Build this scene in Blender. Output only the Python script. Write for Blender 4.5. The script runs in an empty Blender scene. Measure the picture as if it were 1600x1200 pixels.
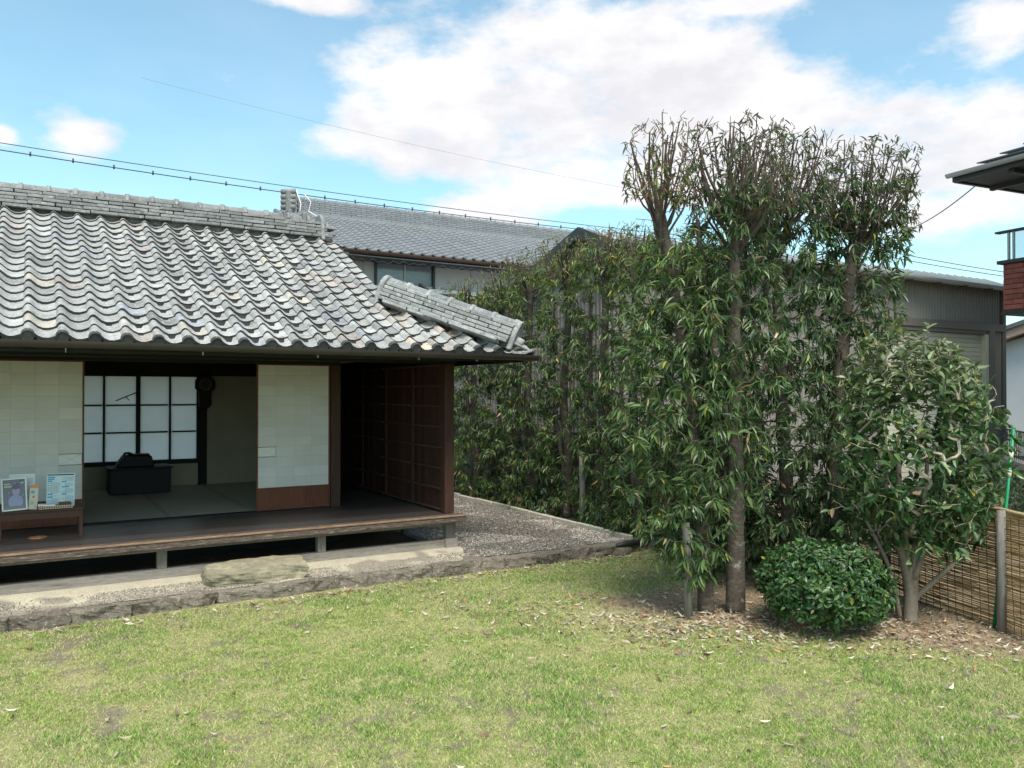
import bpy, bmesh, math, random
import numpy as np
from mathutils import Vector, Matrix, Euler
from mathutils import noise as mnoise
R = math.radians
random.seed(7)
rng = np.random.default_rng(7)
scene = bpy.context.scene
C = scene.collection

# ------------------------------------------------------------------ camera
# axes: x runs along the front of the old house, y runs away into it, z up
cam = bpy.data.objects.new('camera', bpy.data.cameras.new('camera'))
C.objects.link(cam); scene.camera = cam
cam.data.sensor_width = 36; cam.data.lens = 28.53
cam.data.clip_start = .05; cam.data.clip_end = 600
cam.location = (0, 0, 2.0)
cam.rotation_euler = (R(90.54), 0, R(-30.76))

# ------------------------------------------------------------------ sky
W = bpy.data.worlds.new('World'); scene.world = W; W.use_nodes = True
SUN_EL = R(57); SUN_AZ = math.atan2(-.32, -.95)      # direction towards the sun, behind the camera
def build_world():
    nt = W.node_tree; N = nt.nodes; L = nt.links; N.clear()
    out = N.new('ShaderNodeOutputWorld'); bg = N.new('ShaderNodeBackground')
    L.new(bg.outputs[0], out.inputs[0]); bg.inputs[1].default_value = SKY_STRENGTH
    sky = N.new('ShaderNodeTexSky'); sky.sky_type = 'NISHITA'; sky.sun_disc = False
    sky.sun_elevation = SUN_EL; sky.sun_rotation = SUN_AZ
    sky.air_density = 1.0; sky.dust_density = 1.2; sky.ozone_density = 1.0
    tint = N.new('ShaderNodeMix'); tint.data_type = 'RGBA'; tint.blend_type = 'MULTIPLY'
    tint.inputs[0].default_value = 1; tint.inputs[7].default_value = SKY_TINT
    L.new(sky.outputs[0], tint.inputs[6])
    tc = N.new('ShaderNodeTexCoord'); sep = N.new('ShaderNodeSeparateXYZ')
    L.new(tc.outputs['Generated'], sep.inputs[0])
    def M(op, a, b=None, c=None):
        n = N.new('ShaderNodeMath'); n.operation = op
        for i, v in enumerate((a, b, c)):
            if v is None: continue
            if isinstance(v, (int, float)): n.inputs[i].default_value = v
            else: L.new(v, n.inputs[i])
        return n.outputs[0]
    az = M('ARCTAN2', sep.outputs[0], sep.outputs[1])
    el = M('ARCSINE', sep.outputs[2])
    # warp the cloud outline
    blobs = [(0.568,.387,.27,.075),(.42,.345,.08,.035),(.458,.300,.17,.040),(.616,.277,.15,.035),(.791,.325,.10,.05),
             (.992,.285,.14,.05),(.912,.245,.17,.045),(1.041,.192,.11,.04),(.054,.272,.046,.028),(-.026,.262,.016,.012),
             (.494,.222,.07,.02),(.29,.44,.06,.013),(1.077,.378,.06,.036),(.701,.238,.12,.02),(.824,.432,.044,.008),
             (.505,.2,.09,.014),(.693,.366,.115,.06),
             # the same kind of cloud goes on outside the frame
             (1.6,.3,.3,.09),(2.3,.5,.35,.12),(-.7,.35,.3,.08),(-1.4,.5,.35,.12),(3.0,.3,.3,.1),(-2.3,.4,.4,.12),(.5,.85,.35,.12),(-.6,.9,.4,.12),(1.6,.95,.4,.12)]
    tot = None
    for a, e, ra, re in blobs:
        u = M('MULTIPLY', M('SUBTRACT', az, a), 1/ra); v = M('MULTIPLY', M('SUBTRACT', el, e), 1/re)
        d = M('ADD', M('MULTIPLY', u, u), M('MULTIPLY', v, v))
        g = M('EXPONENT', M('MULTIPLY', d, -.9))
        tot = g if tot is None else M('ADD', tot, g)
    tot = M('MINIMUM', tot, 1.15)
    mp = N.new('ShaderNodeMapping'); mp.inputs['Scale'].default_value = (1, 1, 2.2)
    L.new(tc.outputs['Generated'], mp.inputs[0])
    def noise(scale, det, rough, off=(0, 0, 0)):
        m2 = N.new('ShaderNodeMapping'); m2.inputs['Location'].default_value = off
        L.new(mp.outputs[0], m2.inputs[0])
        n = N.new('ShaderNodeTexNoise'); n.inputs['Scale'].default_value = scale
        n.inputs['Detail'].default_value = det; n.inputs['Roughness'].default_value = rough
        L.new(m2.outputs[0], n.inputs[0]); return n.outputs[0]
    n1 = noise(7, 9, .6); n2 = noise(5, 5, .5, (3.1, 1, .4)); n3 = noise(16, 6, .6, (1, 7, 2))
    dens = M('ADD', tot, M('MULTIPLY', M('SUBTRACT', n1, .5), 2.3))
    mr = N.new('ShaderNodeMapRange'); mr.interpolation_type = 'SMOOTHSTEP'
    L.new(dens, mr.inputs[0]); mr.inputs[1].default_value = .36; mr.inputs[2].default_value = 1.08
    mask = M('MULTIPLY', mr.outputs[0], .93)
    # thin veil
    veil = M('MULTIPLY', n2, .18)
    mask = M('MAXIMUM', mask, veil)
    shade = N.new('ShaderNodeMapRange'); L.new(M('ADD', M('MULTIPLY', n2, .55), M('MULTIPLY', n3, .45)), shade.inputs[0])
    shade.inputs[1].default_value = .38; shade.inputs[2].default_value = .6
    cc = N.new('ShaderNodeMix'); cc.data_type = 'RGBA'; L.new(shade.outputs[0], cc.inputs[0])
    cc.inputs[6].default_value = CLOUD_DARK; cc.inputs[7].default_value = CLOUD_LIGHT
    mx = N.new('ShaderNodeMix'); mx.data_type = 'RGBA'; L.new(mask, mx.inputs[0])
    L.new(tint.outputs[2], mx.inputs[6]); L.new(cc.outputs[2], mx.inputs[7])
    L.new(mx.outputs[2], bg.inputs[0])
SKY_STRENGTH = .102
SKY_TINT = (1.12, 1.47, 1.30, 1)
CLOUD_DARK = (4.85, 4.7, 4.85, 1); CLOUD_LIGHT = (6.3, 6.05, 5.95, 1)
build_world()
sun = bpy.data.objects.new('sun', bpy.data.lights.new('sun', 'SUN')); C.objects.link(sun)
sun.data.energy = 3.0; sun.data.angle = R(32); sun.data.color = (1, .94, .86)
sd = Vector((math.sin(SUN_AZ)*math.cos(SUN_EL), math.cos(SUN_AZ)*math.cos(SUN_EL), math.sin(SUN_EL)))
sun.rotation_euler = sd.to_track_quat('Z', 'Y').to_euler(); sun.location = (0, 0, 20)
vs = scene.view_settings
vs.view_transform = 'Standard'; vs.look = 'None'; vs.gamma = 1; vs.exposure = 0.86
scene.render.engine = 'CYCLES'

# ------------------------------------------------------------------ materials
def pmat(name, col, rough=.75, src='const', noise=((6, .25),), stretch=(1, 1, 1), bump=None, rnd=0, spec=.35,
         stain=None, trans=0, metal=0, tint=None):
    """procedural material. noise: (scale, amount) multipliers; stain: (colour, scale, low, high); rnd: per-object value spread"""
    m = bpy.data.materials.new(name); m.use_nodes = True
    nt = m.node_tree; N = nt.nodes; L = nt.links
    b = N['Principled BSDF']; b.inputs['Roughness'].default_value = rough
    b.inputs['Specular IOR Level'].default_value = spec; b.inputs['Metallic'].default_value = metal
    geo = N.new('ShaderNodeNewGeometry'); mp = N.new('ShaderNodeMapping')
    mp.inputs['Scale'].default_value = stretch; L.new(geo.outputs['Position'], mp.inputs[0])
    info = N.new('ShaderNodeObjectInfo')
    if rnd:   # each piece sees its own patch of the grain
        ad = N.new('ShaderNodeVectorMath'); ad.operation = 'ADD'
        sc = N.new('ShaderNodeMath'); sc.operation = 'MULTIPLY'; sc.inputs[1].default_value = 37
        L.new(info.outputs['Random'], sc.inputs[0]); L.new(mp.outputs[0], ad.inputs[0]); L.new(sc.outputs[0], ad.inputs[1])
        vec = ad.outputs[0]
    else: vec = mp.outputs[0]
    def nz(s, d=5, r=.6):
        n = N.new('ShaderNodeTexNoise'); n.inputs['Scale'].default_value = s
        n.inputs['Detail'].default_value = d; n.inputs['Roughness'].default_value = r
        L.new(vec, n.inputs[0]); return n.outputs[0]
    if src == 'attr':
        a = N.new('ShaderNodeAttribute'); a.attribute_name = 'col'; cur = a.outputs['Color']
    elif src == 'obj': cur = info.outputs['Color']
    else:
        c = N.new('ShaderNodeRGB'); c.outputs[0].default_value = (*col, 1); cur = c.outputs[0]
    def mul(cur, val, lo, hi, f0=0, f1=1):
        r = N.new('ShaderNodeMapRange'); L.new(val, r.inputs[0])
        r.inputs[1].default_value = f0; r.inputs[2].default_value = f1
        r.inputs[3].default_value = lo; r.inputs[4].default_value = hi
        v = N.new('ShaderNodeVectorMath'); v.operation = 'SCALE'
        L.new(cur, v.inputs[0]); L.new(r.outputs[0], v.inputs[3]); return v.outputs[0]
    for s, amt in noise: cur = mul(cur, nz(s), 1-amt, 1+amt, .25, .75)
    if rnd: cur = mul(cur, info.outputs['Random'], 1-rnd, 1+rnd)
    if stain:
        for sc_, s, lo, hi in stain:
            r = N.new('ShaderNodeMapRange'); L.new(nz(s, 7, .65), r.inputs[0]); r.inputs[1].default_value = lo; r.inputs[2].default_value = hi
            mx = N.new('ShaderNodeMix'); mx.data_type = 'RGBA'; L.new(r.outputs[0], mx.inputs[0])
            L.new(cur, mx.inputs[6]); mx.inputs[7].default_value = (*sc_, 1); cur = mx.outputs[2]
    L.new(cur, b.inputs['Base Color'])
    if bump:
        bn = N.new('ShaderNodeBump'); bn.inputs['Strength'].default_value = bump[1]; bn.inputs['Distance'].default_value = bump[2]
        L.new(nz(bump[0], 8, .65), bn.inputs['Height']); L.new(bn.outputs[0], b.inputs['Normal'])
    if trans:
        t = N.new('ShaderNodeBsdfTranslucent'); L.new(cur, t.inputs[0]); mxs = N.new('ShaderNodeMixShader')
        mxs.inputs[0].default_value = trans; L.new(b.outputs[0], mxs.inputs[1]); L.new(t.outputs[0], mxs.inputs[2])
        L.new(mxs.outputs[0], N['Material Output'].inputs[0])
    return m

M = {}
LICHEN = (((.44, .43, .38), 30, .56, .68), ((.10, .10, .09), 9, .56, .74))
M['tile'] = pmat('roof tile', (.3, .3, .3), .62, 'obj', ((4, .22), (16, .16), (60, .2)), bump=(60, .35, .004), rnd=.12, stain=LICHEN)
M['tile_attr'] = pmat('roof tile joined', (.3, .3, .3), .62, 'attr', ((5, .2), (40, .16)), bump=(60, .35, .004), stain=LICHEN)
M['tile_end_shade'] = pmat('clay tile end with painted shade', (.055, .054, .051), .75, 'const', ((9, .3), (50, .25)), bump=(60, .35, .004), rnd=.25)  # dark clay ends, painted darker still for shade lines between tile rows
M['ridge'] = pmat('ridge tile', (.20, .20, .197), .7, 'const', ((9, .25), (50, .2)), bump=(70, .4, .004), rnd=.22, stain=(((.40, .40, .375), 22, .56, .70), ((.075, .075, .07), 12, .56, .72)))
M['hip'] = pmat('hip tile', (.25, .253, .25), .75, 'const', ((9, .3), (50, .25)), bump=(60, .5, .005), rnd=.22, stain=(((.46, .46, .44), 24, .55, .68), ((.12, .125, .11), 17, .58, .72)))
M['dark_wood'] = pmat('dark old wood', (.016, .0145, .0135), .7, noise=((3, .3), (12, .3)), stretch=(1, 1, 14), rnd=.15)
M['red_wood'] = pmat('red brown wood', (.15, .045, .022), .55, noise=((4, .3), (14, .25)), stretch=(14, 14, 1), bump=(20, .15, .002), rnd=.1)
M['post_wood'] = pmat('brown post wood', (.06, .026, .018), .6, noise=((4, .35), (14, .3)), stretch=(16, 16, 1), bump=(20, .2, .002), rnd=.1)
M['panel_wood'] = pmat('panel board wood', (.058, .026, .020), .6, noise=((4, .4), (16, .3)), stretch=(18, 18, 1), bump=(20, .2, .002), rnd=.3)
M['batten'] = pmat('worn batten wood', (.085, .055, .042), .6, noise=((4, .3), (14, .3)), stretch=(14, 1, 14), rnd=.2)
M['floor_wood'] = pmat('veranda board wood', (.072, .060, .056), .36, noise=((3, .35), (12, .25)), stretch=(1, 22, 22), bump=(14, .1, .001), rnd=.25, spec=.5)
M['edge_wood'] = pmat('weathered veranda edge', (.115, .083, .068), .85, noise=((3, .5), (9, .4)), stretch=(2, 16, 16), bump=(10, .8, .012),
                      stain=(((.27, .22, .185), 5.5, .54, .66), ((.03, .022, .018), 7, .54, .66)))
M['grey_wood'] = pmat('weathered grey wood', (.19, .17, .15), .85, noise=((4, .35), (12, .3)), stretch=(16, 16, 1.2), bump=(14, .4, .004), rnd=.12)
M['sill_wood'] = pmat('weathered ground sill', (.27, .235, .205), .88, noise=((4, .3), (12, .3)), stretch=(1.2, 16, 16), bump=(14, .4, .004), stain=(((.12, .095, .08), 2, .55, .7),))
M['gutter'] = pmat('gutter brown', (.042, .034, .031), .45, noise=((3, .3),), spec=.5)
M['paper'] = pmat('shoji paper', (.84, .80, .77), .9, noise=((2.5, .07), (.9, .08)), rnd=.012, trans=.25)
M['rib'] = pmat('shoji rib under paper', (.66, .64, .59), .9, noise=((3, .06),))
M['patch'] = pmat('paper patch', (.82, .80, .75), .9, noise=((4, .05),))
M['plaster'] = pmat('beige clay plaster', (.43, .38, .30), .95, noise=((2, .12), (60, .08)))
M['tatami'] = pmat('tatami straw', (.52, .45, .345), .8, noise=((3, .12), (90, .12)), stretch=(1, 8, 1), rnd=.08)
M['tatami_edge'] = pmat('tatami border', (.42, .36, .275), .8, noise=((8, .2),))
M['black'] = pmat('black lacquer', (.007, .007, .009), .6, noise=((6, .3),))
M['frost'] = pmat('frosted glass', (.93, .93, .92), .5, noise=((3, .05),), rnd=.03, trans=.88)
M['concrete'] = pmat('sandy concrete apron', (.46, .42, .34), .93, noise=((1.3, .22), (7, .14), (90, .2)), bump=(80, .5, .006), stain=(((.25, .23, .18), 2.6, .52, .7), ((.17, .16, .14), 70, .60, .66)))
M['apron'] = pmat('sandy worn apron', (.4, .4, .4), .95, 'attr', ((7, .14), (60, .25), (140, .3)), bump=(90, .9, .008))
M['kerb'] = pmat('rough kerb stone', (.15, .125, .10), .95, noise=((3, .3), (30, .35)), bump=(30, .9, .02), rnd=.2, stain=(((.36, .34, .28), 45, .58, .66), ((.07, .09, .035), 3, .6, .72)))
M['stone'] = pmat('step stone', (.27, .235, .165), .9, noise=((2, .25), (14, .25), (60, .15)), bump=(16, .8, .015), stain=(((.2, .19, .13), 6, .52, .66),))
M['gravel_bed'] = pmat('gravel bed', (.15, .132, .112), .95, noise=((3, .2), (60, .45)), bump=(60, 1, .012))
M['gravel'] = pmat('gravel stone', (.4, .4, .4), .9, 'attr', ((20, .2),))
M['lawn'] = pmat('lawn soil', (.2, .2, .1), .95, 'attr', ((14, .15), (120, .4)), bump=(90, 1, .01))
M['grass'] = pmat('grass blade', (.2, .2, .1), .7, 'attr', ((10, .1),), trans=.35, spec=.2)
M['dirt'] = pmat('bare earth', (.20, .145, .095), .95, noise=((1.5, .25), (20, .3)), bump=(40, .7, .01))
M['bark'] = pmat('bark', (.085, .067, .053), .92, 'const', ((4, .35), (22, .4), (60, .3)), stretch=(1, 1, 1.6), bump=(18, .8, .015), stain=(((.3, .29, .25), 9, .60, .70), ((.05, .038, .03), 5, .58, .72)))
M['twig'] = pmat('twig', (.13, .10, .075), .9, 'attr', ((10, .3),))
M['leaf_attr'] = pmat('leaf joined', (.1, .1, .1), .38, 'attr', ((25, .15),), trans=.28, spec=.5)
M['leaf_obj'] = pmat('leaf', (.1, .1, .1), .38, 'obj', ((25, .15),), rnd=.12, trans=.28, spec=.5)
M['dead_obj'] = pmat('dead leaf', (.1, .1, .1), .8, 'obj', ((25, .2),))
M['dead_attr'] = pmat('dead leaf litter', (.1, .1, .1), .8, 'attr', ((25, .2),))
M['siding'] = pmat('grey brown corrugated steel', (.235, .215, .20), .5, noise=((.6, .12), (8, .06)), stretch=(1, 1, .3), spec=.5)
M['trim'] = pmat('brown steel trim', (.155, .135, .12), .5, noise=((1, .1),))
M['shutter'] = pmat('cream shutter', (.50, .49, .40), .5, noise=((2, .08),))
M['metal_gutter'] = pmat('grey metal', (.33, .34, .34), .4, noise=((2, .12),), spec=.6)
M['wall_grey'] = pmat('grey wall panels', (.38, .365, .36), .85, noise=((1, .1), (10, .06)))
M['wall_joint'] = pmat('wall joint', (.24, .232, .225), .85)
M['white'] = pmat('white wall', (.62, .63, .66), .85, noise=((1, .06),))
M['pink'] = pmat('pale pink fascia', (.52, .36, .28), .8, noise=((2, .08),))
M['bg_tile'] = pmat('blue grey glazed tile', (.185, .19, .20), .42, 'const', ((3, .15), (30, .1)), rnd=.1, spec=.6)
M['copper'] = pmat('brown copper gutter', (.085, .045, .03), .5, noise=((3, .25),))
M['glass_dark'] = pmat('window glass', (.16, .18, .19), .12, noise=((.8, .25),), spec=.8)
M['brick'] = pmat('red brown relief brick', (.23, .07, .05), .8, noise=((5, .3), (30, .2)), bump=(30, .5, .01), rnd=.2)
M['charcoal'] = pmat('charcoal metal', (.035, .037, .04), .5, noise=((2, .2),))
M['slate'] = pmat('flat grey roof tile', (.12, .125, .13), .6, noise=((3, .2),), rnd=.15)
M['soffit'] = pmat('dark soffit', (.07, .072, .075), .7, noise=((2, .15),))
M['reed'] = pmat('reed', (.4, .3, .15), .8, 'attr', ((20, .2),))
M['net'] = pmat('rusty net', (.10, .045, .022), .8, noise=((10, .3),))
M['green'] = pmat('green plastic pole', (.01, .22, .09), .4, noise=((6, .15),))
M['tape'] = pmat('cream tape', (.6, .6, .45), .7, noise=((6, .1),))
M['fence_wood'] = pmat('dark plank fence', (.075, .062, .052), .9, noise=((3, .35), (14, .3)), stretch=(14, 14, 1), rnd=.25, bump=(14, .4, .005))
M['cable'] = pmat('black cable', (.05, .055, .06), .6, noise=((3, .1),))
M['white_paint'] = pmat('white frame paint', (.75, .74, .72), .5, noise=((6, .05),))
M['print'] = pmat('printed sheet', (.5, .5, .5), .6, 'attr', ((9, .05),))
M['field'] = pmat('far field', (.13, .12, .07), .95, noise=((.4, .3), (5, .3)), bump=(8, .5, .03))
M['hose'] = pmat('black drain pipe', (.02, .02, .02), .5, noise=((6, .2),))

# ------------------------------------------------------------------ helpers
WM = {}
def _link(o, parent, world):
    C.objects.link(o); WM[o.name] = world
    if parent is not None:
        o.parent = parent; o.matrix_parent_inverse = WM[parent.name].inverted()
    o.matrix_basis = world
    return o
def tag(o, label=None, cat=None, group=None, kind=None):
    if label: o['label'] = label
    if cat: o['category'] = cat
    if group: o['group'] = group
    if kind: o['kind'] = kind
    return o
def thing(name, loc, label, cat, group=None):
    o = bpy.data.objects.new(name, None); o.empty_display_size = .1
    _link(o, None, Matrix.Translation(Vector(loc)))
    return tag(o, label, cat, group)
def put(name, me, mat4, parent=None, color=None):
    o = bpy.data.objects.new(name, me)
    if color is not None: o.color = (*color[:3], 1)
    return _link(o, parent, mat4)

class MB:
    def __init__(s): s.v = []; s.f = []; s.c = []; s.sm = []; s.cur = (.5, .5, .5); s.smooth = False
    def add(s, vs, fs):
        k = len(s.v); s.v += [tuple(v) for v in vs]; s.c += [s.cur]*len(vs)
        s.f += [tuple(i+k for i in f) for f in fs]; s.sm += [s.smooth]*len(fs); return s
    def box(s, x0, x1, y0, y1, z0, z1, M4=None):
        vs = [Vector((x, y, z)) for x in (x0, x1) for y in (y0, y1) for z in (z0, z1)]
        if M4 is not None: vs = [M4 @ v for v in vs]
        return s.add(vs, [(0, 1, 3, 2), (4, 6, 7, 5), (0, 4, 5, 1), (2, 3, 7, 6), (0, 2, 6, 4), (1, 5, 7, 3)])
    def tube(s, pts, rad, n=8, caps=True):
        pts = [Vector(p) for p in pts]; m = len(pts)
        if not hasattr(rad, '__len__'): rad = [rad]*m
        vs = []; up = Vector((0, 0, 1))
        for i, p in enumerate(pts):
            d = (pts[min(i+1, m-1)]-pts[max(i-1, 0)]).normalized()
            ref = Vector((1, 0, 0)) if abs(d.z) > .8 else up
            a = d.cross(ref).normalized(); b = d.cross(a)
            for k in range(n):
                t = 2*math.pi*k/n; vs.append(p+(a*math.cos(t)+b*math.sin(t))*rad[i])
        fs = [(i*n+k, i*n+(k+1) % n, (i+1)*n+(k+1) % n, (i+1)*n+k) for i in range(m-1) for k in range(n)]
        if caps: fs += [tuple(reversed(range(n))), tuple((m-1)*n+k for k in range(n))]
        old = s.smooth; s.smooth = n > 5; s.add(vs, fs); s.smooth = old; return s
    def prism(s, poly, axis, a, b):
        """poly of 2d points extruded along axis 'x','y' or 'z'"""
        def mkv(p, t): return {'x': (t, p[0], p[1]), 'y': (p[0], t, p[1]), 'z': (p[0], p[1], t)}[axis]
        n = len(poly); vs = [mkv(p, a) for p in poly]+[mkv(p, b) for p in poly]
        fs = [tuple(range(n)), tuple(range(2*n-1, n-1, -1))]+[(i, n+i, n+(i+1) % n, (i+1) % n) for i in range(n)]
        return s.add(vs, fs)
    def mesh(s, name, mats, bevel=0, attr=False, off=None):
        me = bpy.data.meshes.new(name)
        V = [tuple(Vector(v)-off) for v in s.v] if off is not None else s.v
        me.from_pydata(V, [], s.f)
        for m in (mats if isinstance(mats, (list, tuple)) else [mats]): me.materials.append(m)
        if any(s.sm): me.polygons.foreach_set('use_smooth', s.sm)
        bm = bmesh.new(); bm.from_mesh(me); bmesh.ops.recalc_face_normals(bm, faces=bm.faces)
        if bevel:
            bmesh.ops.bevel(bm, geom=bm.edges[:], offset=bevel, segments=1, affect='EDGES', clamp_overlap=True)
        bm.to_mesh(me); bm.free()
        if attr:
            a = me.color_attributes.new('col', 'FLOAT_COLOR', 'POINT')
            a.data.foreach_set('color', np.array([(*c, 1) for c in s.c], dtype=np.float32).ravel())
        me.update(); return me
    def build(s, name, mats, parent=None, bevel=0, attr=False, kind=None, label=None):
        a = np.array(s.v); off = Vector(((a[:, 0].min()+a[:, 0].max())/2, (a[:, 1].min()+a[:, 1].max())/2, a[:, 2].min()))
        o = put(name, s.mesh(name, mats, bevel, attr, off), Matrix.Translation(off), parent)
        if kind: o['kind'] = kind
        if label: o['label'] = label
        return o
def box(name, mat, parent, x0, x1, y0, y1, z0, z1, bevel=0, M4=None, **k):
    return MB().box(x0, x1, y0, y1, z0, z1, M4).build(name, mat, parent, bevel, **k)
def npmesh(name, V, F, mat, cols=None, parent=None, kind=None, smooth=False):
    """fast big mesh: V (n,3), F (m,3|4)"""
    me = bpy.data.meshes.new(name)
    off = np.array([(V[:, 0].min()+V[:, 0].max())/2, (V[:, 1].min()+V[:, 1].max())/2, V[:, 2].min()])
    me.from_pydata((V-off).astype(np.float32), [], F.astype(np.int32)); me.materials.append(mat)
    if cols is not None:
        a = me.color_attributes.new('col', 'FLOAT_COLOR', 'POINT')
        c4 = np.ones((len(V), 4), dtype=np.float32); c4[:, :3] = cols; a.data.foreach_set('color', c4.ravel())
    if smooth: me.polygons.foreach_set('use_smooth', np.ones(len(F), dtype=bool))
    me.update()
    o = put(name, me, Matrix.Translation(Vector(off.tolist())), parent)
    if kind: o['kind'] = kind
    return o
def frame(x, y, z, p):
    return Matrix(((x[0], y[0], z[0], p[0]), (x[1], y[1], z[1], p[1]), (x[2], y[2], z[2], p[2]), (0, 0, 0, 1)))

# smooth value noise on numpy arrays
_tab = rng.random((256, 256))
def vn(x, y, s, seed=0):
    x = np.asarray(x)/s+seed*17.3; y = np.asarray(y)/s+seed*31.7
    xi = np.floor(x).astype(int); yi = np.floor(y).astype(int); fx = x-xi; fy = y-yi
    fx = fx*fx*(3-2*fx); fy = fy*fy*(3-2*fy)
    g = lambda a, b: _tab[a & 255, b & 255]
    return (g(xi, yi)*(1-fx)*(1-fy)+g(xi+1, yi)*fx*(1-fy)+g(xi, yi+1)*(1-fx)*fy+g(xi+1, yi+1)*fx*fy)
def fbm(x, y, s, seed=0): return vn(x, y, s, seed)*.5+vn(x, y, s/2, seed+1)*.3+vn(x, y, s/4, seed+2)*.2
def sstep(a, b, x): t = np.clip((x-a)/(b-a), 0, 1); return t*t*(3-2*t)

# ------------------------------------------------------------------ ground
MB().add([(-150, -150, -.06), (250, -150, -.06), (250, 250, -.06), (-150, 250, -.06)], [(0, 1, 2, 3)]).build('ground', M['field'], kind='structure')

def dirt_mask(x, y):
    d = ((x-4.75)*2.6+(y-5.75)*1.5)/3.0
    d = d+(fbm(x, y, .9, 3)-.5)*.9+.12
    return sstep(-.15, .35, d)*sstep(6.75, 6.1, y-(fbm(x, y, .7, 9)-.5)*.6+np.maximum(0, 5.9-x)*.0)
def straw_mask(x, y):     # worn, straw coloured patches
    a = sstep(.46, .64, fbm(x, y, .42, 21)); a2 = sstep(.48, .66, fbm(x, y, .13, 41))*.85
    t = np.exp(-(((x-.36-.12*np.sin(y*2.5))/.17)**2))*sstep(4.9, 5.3, y)*sstep(7.7, 7.3, y)*sstep(.35, .55, fbm(x, y, .3, 5))
    near = np.clip(1.8*np.exp(-((x-4.9)/.80)**2-((y-5.65)/.60)**2), 0, 1)
    e = sstep(7.55, 7.9, y)*.9*sstep(.4, .6, fbm(x, y, .35, 55))
    return np.clip(np.maximum.reduce([a*.55, a2*.8, t*1.0, near, e]), 0, 1)
def soil_mask(x, y):
    t = np.exp(-(((x-.36-.12*np.sin(y*2.5))/.13)**2))*sstep(4.9, 5.3, y)*sstep(7.8, 7.4, y)*sstep(.48, .6, fbm(x, y, .25, 65))
    return np.clip(t+.9*sstep(.57, .66, fbm(x, y, .09, 75))*sstep(.42, .58, fbm(x, y, .8, 85)), 0, 1)
def lush_mask(x, y):
    a = sstep(.50, .66, fbm(x, y, .8, 31))
    return np.clip(a+.6*sstep(7.2, 7.8, y)+.5*sstep(4.2, 2.8, y), 0, 1)
def ground_z(x, y):
    return (fbm(x, y, .6, 2)-.5)*.03+.05*np.exp(-((x-6.4)/1.0)**2-((y-4.9)/1.2)**2)

xs = np.arange(-3.2, 7.3, .045); ys = np.arange(-.5, 8.02, .045)
GX, GY = np.meshgrid(xs, ys, indexing='ij'); gx = GX.ravel(); gy = GY.ravel()
V = np.stack([gx, gy, ground_z(gx, gy)], 1)
nx, ny = GX.shape; ii = (np.arange(nx-1)[:, None]*ny+np.arange(ny-1)[None]).ravel()
F = np.stack([ii, ii+ny, ii+ny+1, ii+1], 1)
def lawn_colour(x, y):
    base = np.array([.37, .415, .125]); straw = np.array([.60, .52, .27]); soil = np.array([.27, .215, .17]); lush = np.array([.17, .31, .07]); dirt = np.array([.45, .335, .22])
    c = np.tile(base, (len(x), 1))
    for m_, t in ((lush_mask(x, y)*.8, lush), (straw_mask(x, y)*.85, straw), (soil_mask(x, y)*.8, soil), (dirt_mask(x, y), dirt)):
        c = c*(1-m_[:, None])+t*m_[:, None]
    return c
npmesh('lawn', V, F, M['lawn'], lawn_colour(gx, gy)*.58, kind='structure', smooth=True)  # sheet colour darkened to paint in shade between the grass blades
MB().add([(7.2, -2, -.02), (40, -2, -.02), (40, 10.2, -.02), (7.2, 10.2, -.02)], [(0, 1, 2, 3)]).build('soil_strip', M['dirt'], kind='structure')
MB().add([(6.58, 8.0, .10), (8.2, 8.0, .10), (8.2, 20, .10), (6.58, 20, .10)], [(0, 1, 2, 3)]).build('planting_bed', M['dirt'], kind='structure')

# grass: short single blades, thinned where the lawn is worn
def make_grass():
    n = 1500000
    x = rng.uniform(-2.4, 7.2, n); y = rng.uniform(.6, 7.93, n)
    cu, su = .51153, .85927
    Y = cu*x+su*y; X = su*x-cu*y
    vis = (Y > 2.7) & (np.abs(X) < .69*Y) & (x < 7.1)
    dist = Y
    p = np.clip(1.15-(dist-3)*.10, .45, 1)
    dm = dirt_mask(x, y); sm = straw_mask(x, y); so = soil_mask(x, y)
    p = p*(1-.975*dm)*(1-.35*sm)*(1-.8*so)
    k = vis & (rng.random(n) < p); x = x[k]; y = y[k]; n = len(x); dm = dm[k]; sm = sm[k]; dist = dist[k]
    z = ground_z(x, y)-.002
    lm = lush_mask(x, y)
    h = rng.uniform(.008, .021, n)*(1+.6*lm)*(1-.45*sm)*(.8+.5*fbm(x, y, .12, 13)); w = rng.uniform(.0018, .0040, n)*(1+(dist-3)*.09)
    a = rng.uniform(0, 2*np.pi, n); b = rng.uniform(0, 2*np.pi, n); ln = h*rng.uniform(.2, 1.5, n)
    dx = np.cos(a)*w; dy = np.sin(a)*w
    V = np.empty((n, 3, 3)); V[:, 0] = np.stack([x-dx, y-dy, z], 1); V[:, 1] = np.stack([x+dx, y+dy, z], 1)
    V[:, 2] = np.stack([x+np.cos(b)*ln, y+np.sin(b)*ln, z+h], 1)
    c = lawn_colour(x, y)
    var = rng.random(n)[:, None]
    dry = np.array([.62, .54, .31]); grn = np.array([.18, .34, .07]); bright = np.array([.46, .58, .15])
    pd = (.30+.42*sm)[:, None]
    c = np.where(var < pd, dry*(.6+.5*rng.random((n, 1))), c*(.6+.8*rng.random((n, 1))))
    c = np.where((var > .78), grn*(.7+.6*rng.random((n, 1))), c); c = np.where((var > .62) & (var < .78), bright, c)
    cols = np.repeat(c, 3, axis=0)
    npmesh('grass', V.reshape(-1, 3), np.arange(n*3).reshape(-1, 3), M['grass'], cols, kind='stuff')
make_grass()

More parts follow.
